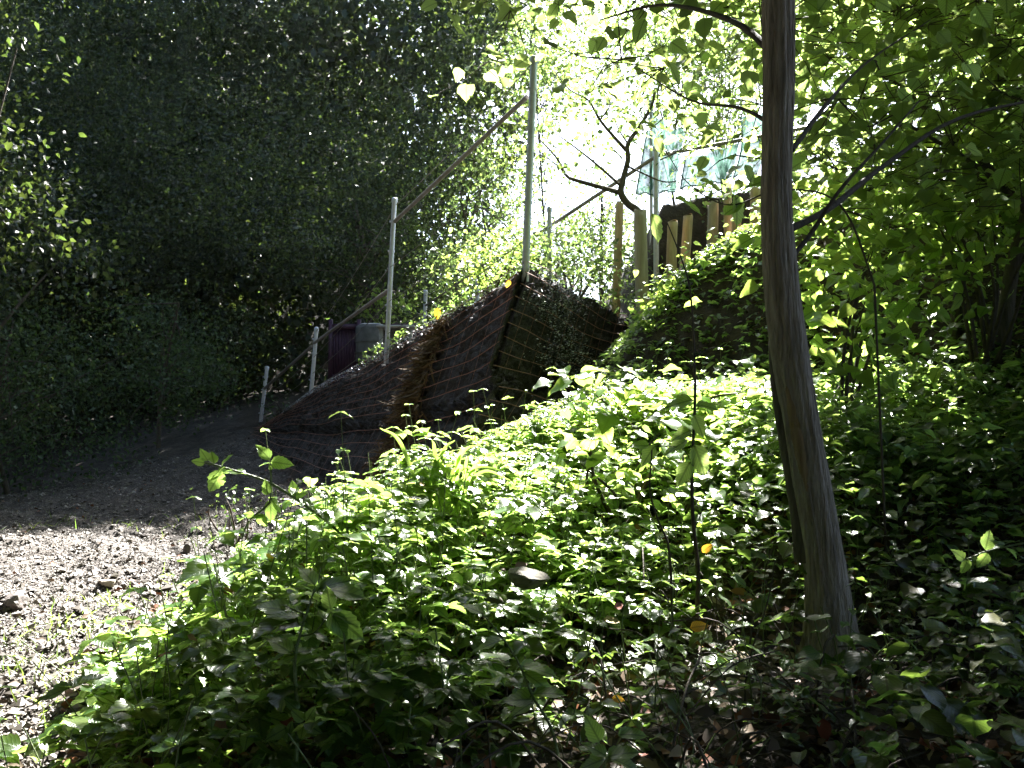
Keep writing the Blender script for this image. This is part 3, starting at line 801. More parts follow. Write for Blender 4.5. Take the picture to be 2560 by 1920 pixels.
def crown(mb, twig_mb, box_, ncl, per, s, tpl, spread=.28, reject=None, base=None, gate=True, kc=.965):
    (x0, x1), (y0, y1), (z0, z1) = box_
    Cc = np.stack([rng.uniform(x0, x1, ncl), rng.uniform(y0, y1, ncl), rng.uniform(z0, z1, ncl)], 1)
    if reject is not None: Cc = Cc[~reject(Cc)]
    if gate: Cc = Cc[keep_crown(Cc, rng.random(len(Cc)), kc)]
    m = len(Cc)
    off = rng.normal(size=(m, per, 3)) * spread * np.array((1, 1, .45))
    P = (Cc[:, None] + off).reshape(-1, 3)
    P0 = P
    if gate and kc > .9: P = P[keep_crown(P, rng.random(len(P)))]
    a = rng.uniform(0, 2 * pi, len(P))
    T = np.stack([np.cos(a), np.sin(a), rng.uniform(-.9, .1, len(P))], 1)
    N = rdir(len(P)) * .55 + np.array((0, 0, 1.0))
    leaves(mb, tpl, P, T, N, s * rng.uniform(.6, 1.25, len(P)))
    if twig_mb is not None:
        for i in range(m):
            k = rng.integers(3, 6); b = Cc[i] + (rng.normal(size=3) * .1)
            for q in range(k):
                tube(twig_mb, [b, (b + P0[i * per + q]) / 2 + rng.normal(size=3) * .02, P0[i * per + q]], [.004, .003, .0015], 4, cap=False)
    return Cc

skyhole = [(532, 125), (560, 92), (600, 85), (632, 95), (650, 130), (640, 185), (600, 200), (560, 205), (540, 180)]
def rej_near(P):
    px_, py_ = proj(P)
    lowlim = np.interp(px_, [470, 520, 560, 640, 700, 760, 830, 900, 960, 1100], [90, 120, 60, 100, 118, 170, 210, 235, 195, 200])
    inh = inpoly(px_, py_, skyhole)
    return (py_ > lowlim) | (inh & (rng.random(len(P)) < .85)) | (px_ < 486 + 30 * np.sin(py_ / 20)) 
mb = MB(); tw = MB()
crown(mb, tw, ((-.4, 5.0), (4.2, 7.4), (2.2, 4.8)), 1000, 12, .105, L_ROUND, .22, rej_near, kc=.87)
crown(mb, None, ((-.3, 1.6), (6.0, 8.8), (4.9, 6.6)), 200, 13, .12, L_MID, .3)  # crown above the frame, added to shade the foreground
crown(mb, None, ((-1.2, 1.6), (5.6, 7.9), (5.0, 6.3)), 210, 13, .12, L_MID, .28)
mb.build("crown", M_HAZEL, near_tree)
mb = MB()  # unseen overhead canopy in darker leaves, added to cut skylight and shade the foreground
crown(mb, None, ((-4.5, 6.5), (-3.5, 6.3), (6.2, 8.5)), 2300, 14, .21, L_SIM, .4)
crown(mb, None, ((-.8, 2.0), (6.2, 8.8), (5.2, 7.0)), 420, 14, .16, L_SIM, .3)
crown(mb, None, ((-10, 7), (-3, 9.6), (8.3, 10.6)), 2300, 14, .30, L_SIM, .5)
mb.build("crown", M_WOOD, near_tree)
# branches of the near tree
for pth, r0, r1 in ([[(785, 232, 3.55), (830, 208, 3.7), (885, 165, 4.0), (960, 118, 4.3), (1060, 95, 4.6)], .014, .006],
                    [[(788, 262, 3.55), (812, 232, 3.6), (840, 190, 3.6), (885, 140, 3.7), (920, 100, 3.9)], .010, .003],
                    [[(780, 60, 3.5), (730, 20, 4.0), (660, 5, 4.8), (600, 20, 5.5)], .016, .004],
                    [[(780, 130, 3.5), (740, 108, 3.9), (690, 100, 4.5), (640, 70, 5.2)], .009, .003],
                    [[(782, -60, 3.5), (850, -70, 4.4), (960, -60, 5.4), (1080, -100, 6.2)], .03, .008],
                    [[(782, -120, 3.5), (720, -200, 4.5), (640, -220, 6), (560, -180, 7)], .03, .008],
                    [[(792, 150, 3.52), (830, 100, 3.9), (870, 60, 4.5), (930, 20, 5.0)], .010, .003]):
    limb(tw, [at(q[0], q[1], q[2] - .55) for q in pth], r0, r1, 7)
tw.build("branches", M_TWIG, near_tree)

# --- leaning tree outside the right edge, its two limbs cross the upper right corner
rt = thing("tree", "tree at the right edge whose two bare limbs slant down across the corner", "tree", at(1075, 330, 5.6))
tw = MB()
g = at(1085, 420, 5.6)
limb(tw, [(g[0], 5.6, H(g[0], 5.6) - .1), at(1075, 300, 5.6), at(1060, 240, 5.6)], .10, .075, 12)
limb(tw, [at(1060, 245, 5.6), at(1010, 190, 5.5), at(950, 130, 5.4), (at(885, 75, 5.4))], .035, .012, 8)
limb(tw, [at(1062, 250, 5.6), at(1020, 206, 5.4), at(975, 165, 5.2), (at(900, 120, 5.1))], .026, .009, 8)
limb(tw, [at(1060, 245, 5.6), at(1080, 120, 5.8), at(1100, -60, 6)], .06, .03, 8)
tw.build("trunk", M_BARKD, rt)
mb = MB(); tw = MB()
crown(mb, tw, ((2.2, 5.2), (4.6, 7.6), (2.6, 4.4)), 210, 12, .10, L_ROUND, .22, lambda P: (proj(P)[1] > 205) | (proj(P)[0] < 835), gate=False)
crown(mb, None, ((2.6, 6.5), (5.6, 9), (4.6, 6.4)), 130, 12, .13, L_MID, .3, gate=False)
crown(mb, None, ((3.5, 8), (7.5, 11.8), (4.8, 7.5)), 190, 14, .16, L_MID, .35)  # higher leaves, mostly out of view, added to shade the right bank
mb.build("crown", M_HAZEL, rt); tw.build("twigs", M_TWIG, rt)

# --- vine / large leaved shrub right of the trunk
def leafbush(name, label, cat, polys, d0, d1, n, s, tpl, m, tilt=.7, stems=8, group=None, basepx=None, spr=2.3):
    """shrub whose leaves fill a volume; polys are outlines given by pixel, filled between depths d0 and d1"""
    poly = np.array(polys, float); x0, y0 = poly.min(0); x1, y1 = poly.max(0)
    qx = rng.uniform(x0, x1, n * 4); qy = rng.uniform(y0, y1, n * 4); k = inpoly(qx, qy, polys); qx, qy = qx[k][:n], qy[k][:n]
    dd = rng.uniform(d0, d1, len(qx)); sc_ = (rng.random(len(qx)) * 0 + 1)
    # clump: pull toward random cluster centres
    P = np.array([at(a, b, c) for a, b, c in zip(qx, qy, dd)])
    ci = rng.integers(0, len(P), max(8, len(P) // 14)); cc = P[ci]
    ni = rng.integers(0, len(cc), len(P)); P = cc[ni] + rng.normal(size=P.shape) * s * spr * np.array((1, 1, .7))
    g = H(P[:, 0], P[:, 1]); P[:, 2] = np.maximum(P[:, 2], g + .03)
    bx, by = (basepx if basepx else ((x0 + x1) / 2, y1)); bd = (d0 + d1) / 2; b = at(bx, by, bd); b[2] = H(b[0], b[1]) - .03
    t_ = thing(name, label, cat, b, group)
    a = rng.uniform(0, 2 * pi, len(P)); T = np.stack([np.cos(a), np.sin(a), rng.uniform(-1.0, .2, len(P))], 1)
    N = rdir(len(P)) * tilt + np.array((0, -.15, 1.0))
    mb = MB(); leaves(mb, tpl, P, T, N, s * rng.uniform(.55, 1.25, len(P))); mb.build("foliage", m, t_)
    mb = MB()
    for i in range(stems):
        e = cc[rng.integers(len(cc))]; mid = (b + e) / 2 + rng.normal(size=3) * .08; mid[2] += .1 * abs(e[2] - b[2])
        Ps = smooth_path([b + rng.normal(size=3) * (.05, .05, 0), mid, e], 6); tube(mb, Ps, np.linspace(.010, .002, len(Ps)) * (1 + bd / 8) * min(1, s / .07) ** 1.5, 5, cap=False)
    mb.build("stems", M_TWIG, t_)
    return t_
leafbush("vine", "bright green large leaved climber hanging just right of the big trunk", "climber",
         [(800, 215), (850, 195), (905, 200), (925, 260), (905, 330), (860, 360), (825, 370), (808, 330), (815, 270)], 4.6, 5.8, 560, .10, L_HEART, M_VINE, .9, 6, basepx=(840, 420))
leafbush("shrub", "leafy shrub with pale sunlit leaves on the upper right bank edge", "shrub",
         [(900, 190), (960, 185), (1040, 195), (1060, 235), (960, 235), (905, 225)], 5.0, 6.2, 300, .10, L_HEART, M_VINE, .9, 8)

leafbush("ivy", "sunlit leafy creeper draped over the bank crest just below the wooden posts", "creeper",
         [(642, 308), (672, 276), (720, 250), (768, 240), (772, 262), (700, 292), (650, 325)], 8.4, 9.0, 950, .085, L_OV, M_VINE, .6, 8, spr=1.4)
# --- small bent tree behind the thick wooden post
bt = thing("sapling", "small crooked bare limbed tree rising behind the thickest wooden post", "tree", at(646, 232, 10.2))
tw = MB(); Db = 10.1
limb(tw, [at(643, 300, Db), at(642, 228, Db), at(638, 212, Db), at(628, 204, Db), (at(621, 193, Db)), at(623, 180, Db), at(628, 160, Db), at(628, 144, Db), (at(640, 126, Db)), at(652, 105, Db), at(655, 88, Db)], .055, .014, 9)
for pth, r0 in (([(621, 193), (600, 187), (575, 180), (566, 175), (558, 160), (545, 145), (528, 130)], .03),
                ([(622, 187), (603, 170), (585, 155), (565, 140), (552, 132)], .018), ([(626, 150), (615, 138), (600, 120), (588, 100), (570, 90), (555, 72)], .024),
                ([(600, 120), (610, 105), (606, 92)], .012), ([(625, 165), (640, 172), (665, 182), (690, 178)], .015), ([(628, 144), (618, 128), (612, 110)], .012), ([(566, 175), (560, 168), (540, 152)], .014),
                ([(640, 126), (655, 125), (668, 112)], .012), ([(690, 205), (720, 190), (745, 175), (760, 160)], .010), ([(660, 160), (680, 150), (705, 130), (735, 118)], .009)):
    limb(tw, [at(a, b, Db + rng.normal() * .05) for a, b in pth], r0, .004, 6)
tw.build("trunk", M_BARKD, bt)
mb = MB()
cl = np.array([at(a, b, Db) for a, b in [(535, 135), (550, 110), (560, 140), (575, 95), (590, 100), (600, 150), (575, 165), (610, 95), (640, 95), (655, 75), (612, 120), (665, 110), (690, 175), (700, 130), (735, 118), (540, 160), (590, 135), (650, 140), (690, 150), (720, 190), (625, 75), (600, 70)]])
P = (cl[:, None] + rng.normal(size=(len(cl), 34, 3)) * np.array((.17, .25, .13))).reshape(-1, 3)
leaves(mb, L_MID, P, rdir(len(P), -.3), rdir(len(P), .6), rng.uniform(.05, .10, len(P)))
mb.build("crown", M_MIDTREE, bt)

# --- woodland mass on the left
def blob(mb, n, xr, yr, zr, s, test=None, tpl=L_SIM, clump=40, spread=.45):
    nc = max(1, n // clump)
    Cc = np.stack([rng.uniform(*xr, nc), rng.uniform(*yr, nc), rng.uniform(*zr, nc)], 1)
    if test is not None: Cc = Cc[test(Cc)]
    P = (Cc[:, None] + rng.normal(size=(len(Cc), clump, 3)) * spread * np.array((1, 1, .5))).reshape(-1, 3)
    k = P[:, 2] > H(P[:, 0], P[:, 1]) + .02; P = P[k]
    leaves(mb, tpl, P, rdir(len(P), -.3), rdir(len(P), .7), s * rng.uniform(.6, 1.4, len(P)))
def wood_test(P):
    x, y, z = P.T
    front = np.interp(x, [-22, -14, -10, -7, -4, -1, 1.5], [13, 14.5, 17, 20, 20.5, 21, 23]) - np.clip(z - 4, 0, 3) * .5 + .8 * np.sin(x * 1.3) + .6 * np.sin(z * 1.7 + x)
    topz_ = np.where(x > -5, 11.0 + (y - 20) * 1.0, 17) 
    topz_ = np.where(x > 0, topz_ - (x) * 5.0, topz_)
    px_, py_ = proj(P)
    gap = ((px_ > 445) & (py_ > 175) & (py_ < 260) & (rng.random(len(P)) < .8)) | ((px_ > 470) & (py_ > 60) & (rng.random(len(P)) < .55)) | ((px_ > 520) & (rng.random(len(P)) < .8))
    hol = (vnoise(x + 30, z * 1.25 + 5 + y * .35, .55, 31) > .12) & (y < front + 3.2)
    return ~hol & (y > front) & (z < topz_) & (z > H(x, y)) & ~gap
def over_test(P):
    x, y, z = P.T
    return (y > 10.4 + .95 * z) & (z < 9.4) & (x < -2.6 - .8 * (z < 6)) & (z > 4.4 + .5 * np.sin(x * 1.9))
mb = MB()
blob(mb, 90000, (-13, -2.6), (14, 19.5), (4.2, 9.4), .075, over_test, clump=60, spread=.36)
blob(mb, 640000, (-20, 2), (13, 22.5), (.3, 13), .072, wood_test, clump=60, spread=.42)
blob(mb, 200000, (-26, 1), (22, 29), (.5, 18), .26, wood_test, spread=.8)
blob(mb, 34000, (-17, -9), (-6, 12.5), (.3, 15), .34, None, spread=.8)  # unseen trees left of the frame, added to block skylight
blob(mb, 52000, (-18, 16), (-13, -6), (.3, 18), .45, None, spread=.9)  # unseen trees behind the camera, added to darken the wood's front
tag(mb.build("woodland", M_WOOD), "dense dark leafy wood filling the whole left side behind the track, with unseen screening trees added behind the camera", "woodland", kind="stuff")

def tree(label, base, height, rad, n, s, m, seed, zc=.62, r0=.16, tpl=L_SIM, keep=None, flat=1.0, name="tree", group=None, cat="tree"):
    base = np.array((base[0], base[1], H(base[0], base[1]) - .1))
    t_ = thing(name, label, cat, base, group)
    r = np.random.default_rng(seed); tw = MB()
    top = base + np.array((r.normal() * .3, r.normal() * .3, height * .8))
    P = limb(tw, [base, base + (r.normal() * .15, r.normal() * .15, height * .35), top], r0, r0 * .25, 10)
    nc = n // 45; Cc = []
    while len(Cc) < nc:
        q = r.normal(size=3); q /= np.linalg.norm(q); q *= r.random() ** .4
        q = q * np.array((rad, rad, rad * flat)) * (1 + .25 * sin(q[0] * 7 + q[2] * 5)); c = base + (0, 0, height * zc) + q
        if c[2] > base[2] + .15: Cc.append(c)
    Cc = np.array(Cc)
    if keep is not None: Cc = Cc[keep(Cc)]
    for c in Cc[:22]:
        o_ = P[int(len(P) * r.uniform(.3, .95))]; limb(tw, [o_, (o_ + c) / 2 + (0, 0, .15), c], r0 * .28, r0 * .05, 5)
    tw.build("trunk", M_BARKD, t_)
    Pn = (Cc[:, None] + r.normal(size=(len(Cc), 45, 3)) * rad * .16 * np.array((1, 1, .6))).reshape(-1, 3)
    mb = MB(); leaves(mb, tpl, Pn, rdir(len(Pn), -.3), rdir(len(Pn), .8), s * rng.uniform(.6, 1.4, len(Pn)))
    mb.build("crown", m, t_)
    return t_
tree("broad leaved tree with yellowish sprays in the upper left corner", (-8.4, 13.2), 7.5, 2.1, 6000, .10, M_WOOD, 1, .66, tpl=L_MID)
tree("low dark bluish green shrub at the left edge above the track", (-8.0, 14.2), 3.6, 1.9, 9000, .07, M_SHRUB, 2, .5, .05, name="shrub", cat="shrub")
tree("dark shrub right of the bluish one, beside the shaded track", (-6.6, 16.6), 3.4, 1.6, 7000, .07, M_SHRUB, 3, .5, .05, name="shrub", cat="shrub")
tree("sun flecked tree behind the purple panel and tall fence post", (-3.2, 19), 5.2, 1.7, 6000, .08, M_WOOD, 4, .6, .09)
tree("pale green small tree in the middle, right behind the wall corner post", (-.3, 16.5), 3.8, 1.5, 5200, .075, M_MIDTREE, 5, .5, .07)
tree("hazy blue green tree seen left of the corner post under the sky gap", (-.9, 21), 6.2, 2.0, 5200, .09, M_MIDTREE, 6, .6, .09)
tree("small leafy tree in front of the sky, between corner post and green net", (1.6, 15.5), 3.0, 1.1, 3200, .07, M_MIDTREE, 7, .55, .06)
tree("tall leafy tree whose foliage shows behind the big trunk top", (7.6, 16.5), 8.5, 3.0, 9000, .11, M_MIDTREE, 8, .62, .15)
tree("tall leafy tree behind the net, its crown above the sky gap", (4.7, 18.5), 9.5, 2.2, 3600, .10, M_MIDTREE, 9, .78, .07, keep=lambda P: proj(P)[1] < 110)
tree("far right leafy tree above the dark bank", (8.5, 13.5), 7, 2.8, 8000, .11, M_MIDTREE, 10, .6, .15)
leafbush("big_leaved_plant", "plant with very large pale green leaves lit up on the bank below the wall corner", "plant",
         [(580, 402), (600, 392), (640, 384), (700, 386), (770, 392), (770, 425), (700, 435), (620, 430), (580, 418)], 4.9, 5.5, 190, .13, L_HEART, M_VINE, .45, 12, spr=1.0)
leafbush("big_leaved_plant", "smaller clump of big leaves lit behind the thin dark sapling", "plant",
         [(560, 440), (620, 425), (690, 430), (700, 470), (640, 490), (570, 475)], 3.9, 4.3, 60, .11, L_ROUND, M_VINE, .45, 8, spr=1.3)
tree("leafy tree overhanging the sky gap above the green net", (3.2, 15.8), 5.4, 2.3, 6000, .10, M_MIDTREE, 21, .74, .035, tpl=L_MID, flat=.75)
tree("slim leafy tree beside the top of the tall corner post", (.9, 19.5), 8.4, 1.7, 3600, .10, M_MIDTREE, 22, .80, .035, tpl=L_MID, flat=.9)
# bushes on the terrace behind the corner
leafbush("shrub", "sunlit green bush on the terrace between corner post and wooden posts", "shrub",
         [(500, 262), (520, 235), (560, 228), (610, 240), (632, 262), (632, 300), (600, 300), (560, 285), (520, 275)], 10.2, 12.0, 2300, .075, L_MID, M_MIDTREE, .8, 10)
leafbush("shrub", "yellow green bush left of the corner post on the wall top", "shrub",
         [(462, 275), (470, 250), (492, 232), (515, 245), (516, 272), (490, 285)], 10.2, 11.4, 500, .08, L_OV, M_VINE, .8, 6)
leafbush("shrub", "small pale leaved bush beside the grey block at the wall's far end", "shrub",
         [(264, 398), (276, 390), (288, 402), (290, 420), (268, 424)], 17.0, 17.4, 130, .085, L_OV, M_SHRUB, .8, 6)
leafbush("shrub", "bright leaved bush lit behind the second tall fence post", "shrub",
         [(355, 318), (370, 295), (388, 280), (412, 300), (405, 322), (385, 325)], 18, 19, 320, .11, L_OV, M_VINE, .8, 6)
leafbush("weed", "small weed with pale leaves at the shaded track corner by the wall foot", "weed",
         [(216, 498), (230, 490), (250, 492), (252, 508), (238, 520), (222, 515)], 8.0, 8.3, 70, .05, L_OV, M_SHRUB, .8, 6, basepx=(238, 530))
# dark trunks on the right bank
for i, (pp, r, lb) in enumerate(([[(948, 380, 6.2), (956, 320, 6.2), (962, 270, 6.2), (975, 220, 6.1), (985, 150, 6.0)], .045, "slim dark leaning trunk on the right bank left of the frame edge"],
                    [[(996, 400, 5.6), (1004, 330, 5.6), (1012, 270, 5.6), (1030, 200, 5.6), (1040, 120, 5.7)], .055, "thicker dark leaning trunk against the right frame edge"])):
    P = [at(*q) for q in pp]; P[0][2] = H(P[0][0], P[0][1]) - .1
    t_ = thing("tree", lb, "tree", P[0]); mb = MB(); limb(mb, P, r, r * .6, 10); mb.build("trunk", M_BARKD, t_)
    mb = MB(); c = P[-1]; Pn = c + rng.normal(size=(400, 3)) * (.7, .6, .4) + (0, 0, .5); leaves(mb, L_ROUND, Pn, rdir(400, -.3), rdir(400, .9), rng.uniform(.06, .11, 400)); mb.build("crown", M_HAZEL, t_)

# ------------------------------------------------------------------ undergrowth
def veg(x, y):
    h = .50 * np.exp(-((x + .45) / .75) ** 2 - ((y - 3.5) / .9) ** 2)
    h = h + .24 * np.exp(-((x + .25) / .6) ** 2 - ((y - 4.9) / .8) ** 2)
    h = h + .30 * np.exp(-((x - .7) / .9) ** 2 - ((y - 5.4) / .9) ** 2)
    h = h + .28 * np.exp(-((x + .7) / .55) ** 2 - ((y - 2.6) / .6) ** 2)
    return h + .04
def field(n, x0, x1, y0, y1, pw=1.3, cond=None):
    y = y0 + (y1 - y0) * rng.random(n) ** pw; x = x0 + (x1 - x0) * rng.random(n)
    k = (np.abs(x) < y * np.where(x > 0, .85, .62) + .25) & ~track_mask(x - .1, y) & (((x - AP[0]) * nL[0] + (y - AP[1]) * nL[1] > 1.3) | ((x - AP[0]) * nR[0] + (y - AP[1]) * nR[1] > .3) )
    if cond is not None: k &= cond(x, y)
    return x[k], y[k]
# bramble mounds
mb = MB()
x, y = field(19000, -1.9, 1.6, 2.0, 6.6, 1.15, lambda x, y: rng.random(len(x)) < np.clip(veg(x, y) / .2 - .25, .03, 1) * np.clip(.75 + .5 * vnoise(x, y, 3.1, 21), .15, 1))
h = veg(x, y); P = np.stack([x, y, H(x, y) + h * (1 - rng.random(len(x)) ** 1.8 * .95) + rng.normal(size=len(x)) * .03 + .02], 1)
big = rng.random(len(P)) < .35
em = rng.random(len(P)) < .06; P[em, 2] += rng.uniform(.03, .16, em.sum())
hg = rng.random(len(P)) < .10
sprig(mb, P[big & ~hg], L_BRAM, .09, .34)
sprig(mb, P[big & hg], L_BRAM, .14, .30)
sprig(mb, P[~big & ~hg], L_OV, .055, .45)
sprig(mb, P[~big & hg], L_ROUND, .09, .3, tri=False)
tag(mb.build("brambles", M_BRAM), "mound of toothed bramble leaves covering the bank in the foreground", "brambles", kind="stuff")
# soft weeds on the crest and the right bank
mb = MB()
x, y = field(36000, -1.2, 6.5, 4.2, 10, 1.1, lambda x, y: (x > -.9 + 0 * y) & ~((x > 2.5) & (slope(x, y) > .75) & (rng.random(len(x)) < .6)) & (rng.random(len(x)) < np.clip(1.5 - slope(x, y) * .6, .6, 1)))
P = np.stack([x, y, H(x, y) + .02 + .22 * rng.random(len(x)) ** .8 * (1 + .8 * vnoise(x, y, 1.3, 8).clip(-1, 1))], 1)
sprig(mb, P, L_MID, .06, .6, tri=True)
x, y = field(6200, -.4, 4.6, 3.6, 8.6, 1.2, lambda x, y: rng.random(len(x)) < np.clip(1.5 - slope(x, y) * .95, .12, 1))
P = np.stack([x, y, H(x, y) + .08 + .3 * rng.random(len(x))], 1)
sprig(mb, P, L_OV, .085, .5, tri=False)
tag(mb.build("undergrowth", M_UNDER), "soft green weeds covering the crest and the right hand bank", "undergrowth", kind="stuff")
# low leaves in the shade at the bottom
mb = MB()
x, y = field(10500, -1.3, 3.3, 1.5, 4.4, 1.1, lambda x, y: (rng.random(len(x)) < .22 + .5 * np.clip((x - .9) * 1.2, 0, 1) + .35 * (vnoise(x, y, 2.2, 9) > .2)) & ~((np.abs(x - 1.02) < .24) & (y > 2.45) & (y < 3.1)))
hh = rng.random(len(x)) * (.10 + .16 * (x > .9))
P = np.stack([x, y, H(x, y) + .03 + hh], 1)
h2 = rng.random(len(P)) < .5
sprig(mb, P[h2], L_HEART, .042, .45, tri=False)
sprig(mb, P[~h2], L_OV, .036, .45, tri=True)
x, y = field(1500, .7, 2.8, 1.7, 4.4, 1.1, lambda x, y: ~((np.abs(x - 1.0) < .3) & (y < 3.1) & (y > 2.3))); P = np.stack([x, y, H(x, y) + .12 + .22 * rng.random(len(x))], 1)
sprig(mb, P, L_ROUND, .075, .4, tri=False)
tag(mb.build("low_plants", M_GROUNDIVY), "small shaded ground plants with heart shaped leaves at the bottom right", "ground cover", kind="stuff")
mb = MB()
x = rng.uniform(1.5, 4.6, 1500); y = rng.uniform(10.3, 11.3, 1500); P = np.stack([x, y, H(x, y) + rng.uniform(0, .22, 1500)], 1)
P = P[(vnoise(x, y, 1.9, 12) > -.1)]
sprig(mb, P, L_MID, .07, .8, tri=False)
tag(mb.build("palisade_weeds", M_UNDER), "weeds and creepers on the dark earth bank behind the wooden posts", "weeds", kind="stuff")
# upright leafy stems rising out of the mound
mb = MB(); ms = MB()
x, y = field(420, -1.3, 2.4, 2.2, 6.6, 1.0)
for a, b in zip(x[:210], y[:210]):
    g = float(H(a, b)); base = g + veg(a, b) * .5; hg = rng.uniform(.12, .34) + veg(a, b) * .5
    lean = rng.normal(size=2) * .07; P = np.array([(a + lean[0] * t, b + lean[1] * t, base + hg * t) for t in np.linspace(0, 1, 6)])
    tube(ms, P, np.linspace(.0025, .001, 6), 4, cap=False)
    th = rng.uniform(0, pi); sz = rng.uniform(.035, .07)
    for q in range(1, 6):
        th += pi / 2 + rng.normal() * .2; D_ = np.array([(cos(th), sin(th), .15), (-cos(th), -sin(th), .15)])
        leaves(mb, L_OV if sz < .05 else L_BRAM, np.repeat(P[q][None], 2, 0), D_ - (0, 0, rng.uniform(0, .5)), np.array([(0, 0, 1.0)] * 2) + rng.normal(size=(2, 3)) * .15, sz * (1.25 - q * .12))
tag(mb.build("nettle_leaves", M_UNDER), "paired leaves of upright weeds rising above the brambles", "weeds", kind="stuff")
tag(ms.build("nettle_stems", M_STEM), "thin upright weed stems rising above the brambles", "weeds", kind="stuff")
# yellowing and dead leaves caught in the brambles
mb = MB()
x, y = field(420, -1.7, 3, 1.8, 7, 1.1); P = np.stack([x, y, H(x, y) + veg(x, y) * rng.random(len(x)) + .05], 1)
leaves(mb, L_OV, P, rdir(len(P), -.2, .5), rdir(len(P), .8), rng.uniform(.025, .06, len(P)))
tag(mb.build("dead_leaves", islandmat("dead_leaf", [(.20, .10, .04), (.30, .20, .05), (.13, .07, .04), (.34, .26, .10), (.22, .06, .03)], .6)), "brown and yellow dead leaves caught among the weeds", "dead leaves", kind="stuff")
# bare stalks carrying the undergrowth
mb = MB()
x, y = field(1500, -1.5, 3.2, 1.8, 6, 1.1)
for a, b in zip(x[:560], y[:560]):
    g = H(a, b); hgt = veg(a, b) * .9 + .1 + .1 * rng.random()
    e = np.array((a + rng.normal() * .08, b + rng.normal() * .08, g + hgt)); tube(mb, smooth_path([(a, b, g), ((a + e[0]) / 2 + rng.normal() * .02, (b + e[1]) / 2, g + hgt * .55), e], 3), .0018, 4, cap=False)
tag(mb.build("stalks", M_STEM), "thin green stalks standing under the leaves on the bank", "stalks", kind="stuff")
# grass on the track
mb = MB()
cl = [(60, 640, 220), (40, 670, 260), (85, 610, 120), (55, 700, 200), (100, 620, 60), (60, 525, 70), (75, 520, 30), (130, 527, 40), (15, 532, 50), (170, 527, 30), (180, 525, 20), (20, 640, 120), (110, 655, 60), (215, 530, 40), (120, 600, 30), (160, 580, 24), (200, 540, 30)]
for px_, py_, n in cl:
    c = onground(px_, py_); n = int(n * .45); q = c[None] + rng.normal(size=(n, 3)) * np.array((.16, .16, 0)) * (1 + c[1] / 12)
    q[:, 2] = H(q[:, 0], q[:, 1]); leaves(mb, L_GRASS, q, rdir(len(q), 1.3, .5), rdir(len(q), 0), rng.uniform(.02, .08, len(q)) * (1 + c[1] / 14), rng.uniform(1.0, 1.8, len(q)))
tag(mb.build("grass", M_GRASS), "sparse green grass tufts growing on the sunlit dirt track", "grass", kind="stuff")

# strap leaved plant on the mound
c = at(440, 515, 3.4)
t_ = thing("strap_leaved_plant", "clump of long arching sword shaped leaves above the bramble mound", "plant", c)
tips = [(380, 428), (432, 440), (447, 448), (455, 440), (470, 455), (418, 470), (490, 462), (405, 480), (440, 470), (500, 470), (395, 495), (462, 448), (478, 470), (425, 455), (480, 445), (510, 480)]
for i, tp in enumerate(tips):
    e = at(*tp, 3.35 + rng.normal() * .1); b = c + rng.normal(size=3) * (.06, .05, 0)
    mid = b * .45 + e * .55 + np.array((0, 0, .05 + .04 * rng.random()))
    P = smooth_path([b, mid, e], 8); T = np.gradient(P, axis=0); B = np.cross(T, (0, -1, .3)); B /= np.linalg.norm(B, axis=1)[:, None]
    wd = .007 * np.sin(np.linspace(.5, pi, len(P))) ** .7 + .0005
    V = np.stack([P - B * wd[:, None], P + (0, 0.004, -.003), P + B * wd[:, None]], 1).reshape(-1, 3)
    idx = np.arange(len(P) * 3).reshape(-1, 3); mb = MB()
    mb.add(V, np.concatenate([np.stack([idx[:-1, k], idx[:-1, k + 1], idx[1:, k + 1], idx[1:, k]], -1) for k in (0, 1)])); mb.build("blade", M_GRASS, t_)

# ------------------------------------------------------------------ bramble canes
def cane(label, path, r, lv, group="bramble canes arching out of the mound", side=(), name="bramble_cane", mat=M_BRAM, thorns=True):
    """path: (px, py, depth); lv: (px, py, depth, tip px dx, dy, size, normal)"""
    P = smooth_path([at(*q) for q in path], 8)
    t_ = thing(name, label, "bramble" if name == "bramble_cane" else "plant", P[0], group)
    mb = MB(); R_ = np.linspace(r, r * .45, len(P)); tube(mb, P, R_, 8)
    for sp in side:
        Q_ = smooth_path([at(*q) for q in sp], 6); tube(mb, Q_, np.linspace(r * .5, r * .25, len(Q_)), 6)
        if thorns:
            for i in range(1, len(Q_) - 1, 2):
                d_ = rdir(1)[0]; tube(mb, [Q_[i], Q_[i] + d_ * .007], [.0014, .0002], 4, cap=False)
    if thorns:
        for i in range(0, len(P) - 1):
            for k in range(2):
                d_ = rdir(1)[0]; q = P[i] + (P[i + 1] - P[i]) * rng.random(); tube(mb, [q, q + d_ * (R_[i] + .008)], [.002, .0002], 4, cap=False)
    mb.build("stem", M_STEM, t_)
    for (x_, y_, d, dx, dy, sz, nb) in lv:
        p = at(x_, y_, d); e = at(x_ + dx, y_ + dy, d + rng.normal() * .01); T = (e - p)[None]; L = np.linalg.norm(T) if sz is None else sz
        N = np.array([nb], float) + rng.normal(size=(1, 3)) * .1
        mb = MB(); leaves(mb, L_BRAM, p[None], T, N, L); mb.build("leaf", mat, t_)
    return t_
up = (0, -.35, 1); fc = (0, -1, .35); bk = (.3, -.8, -.2)
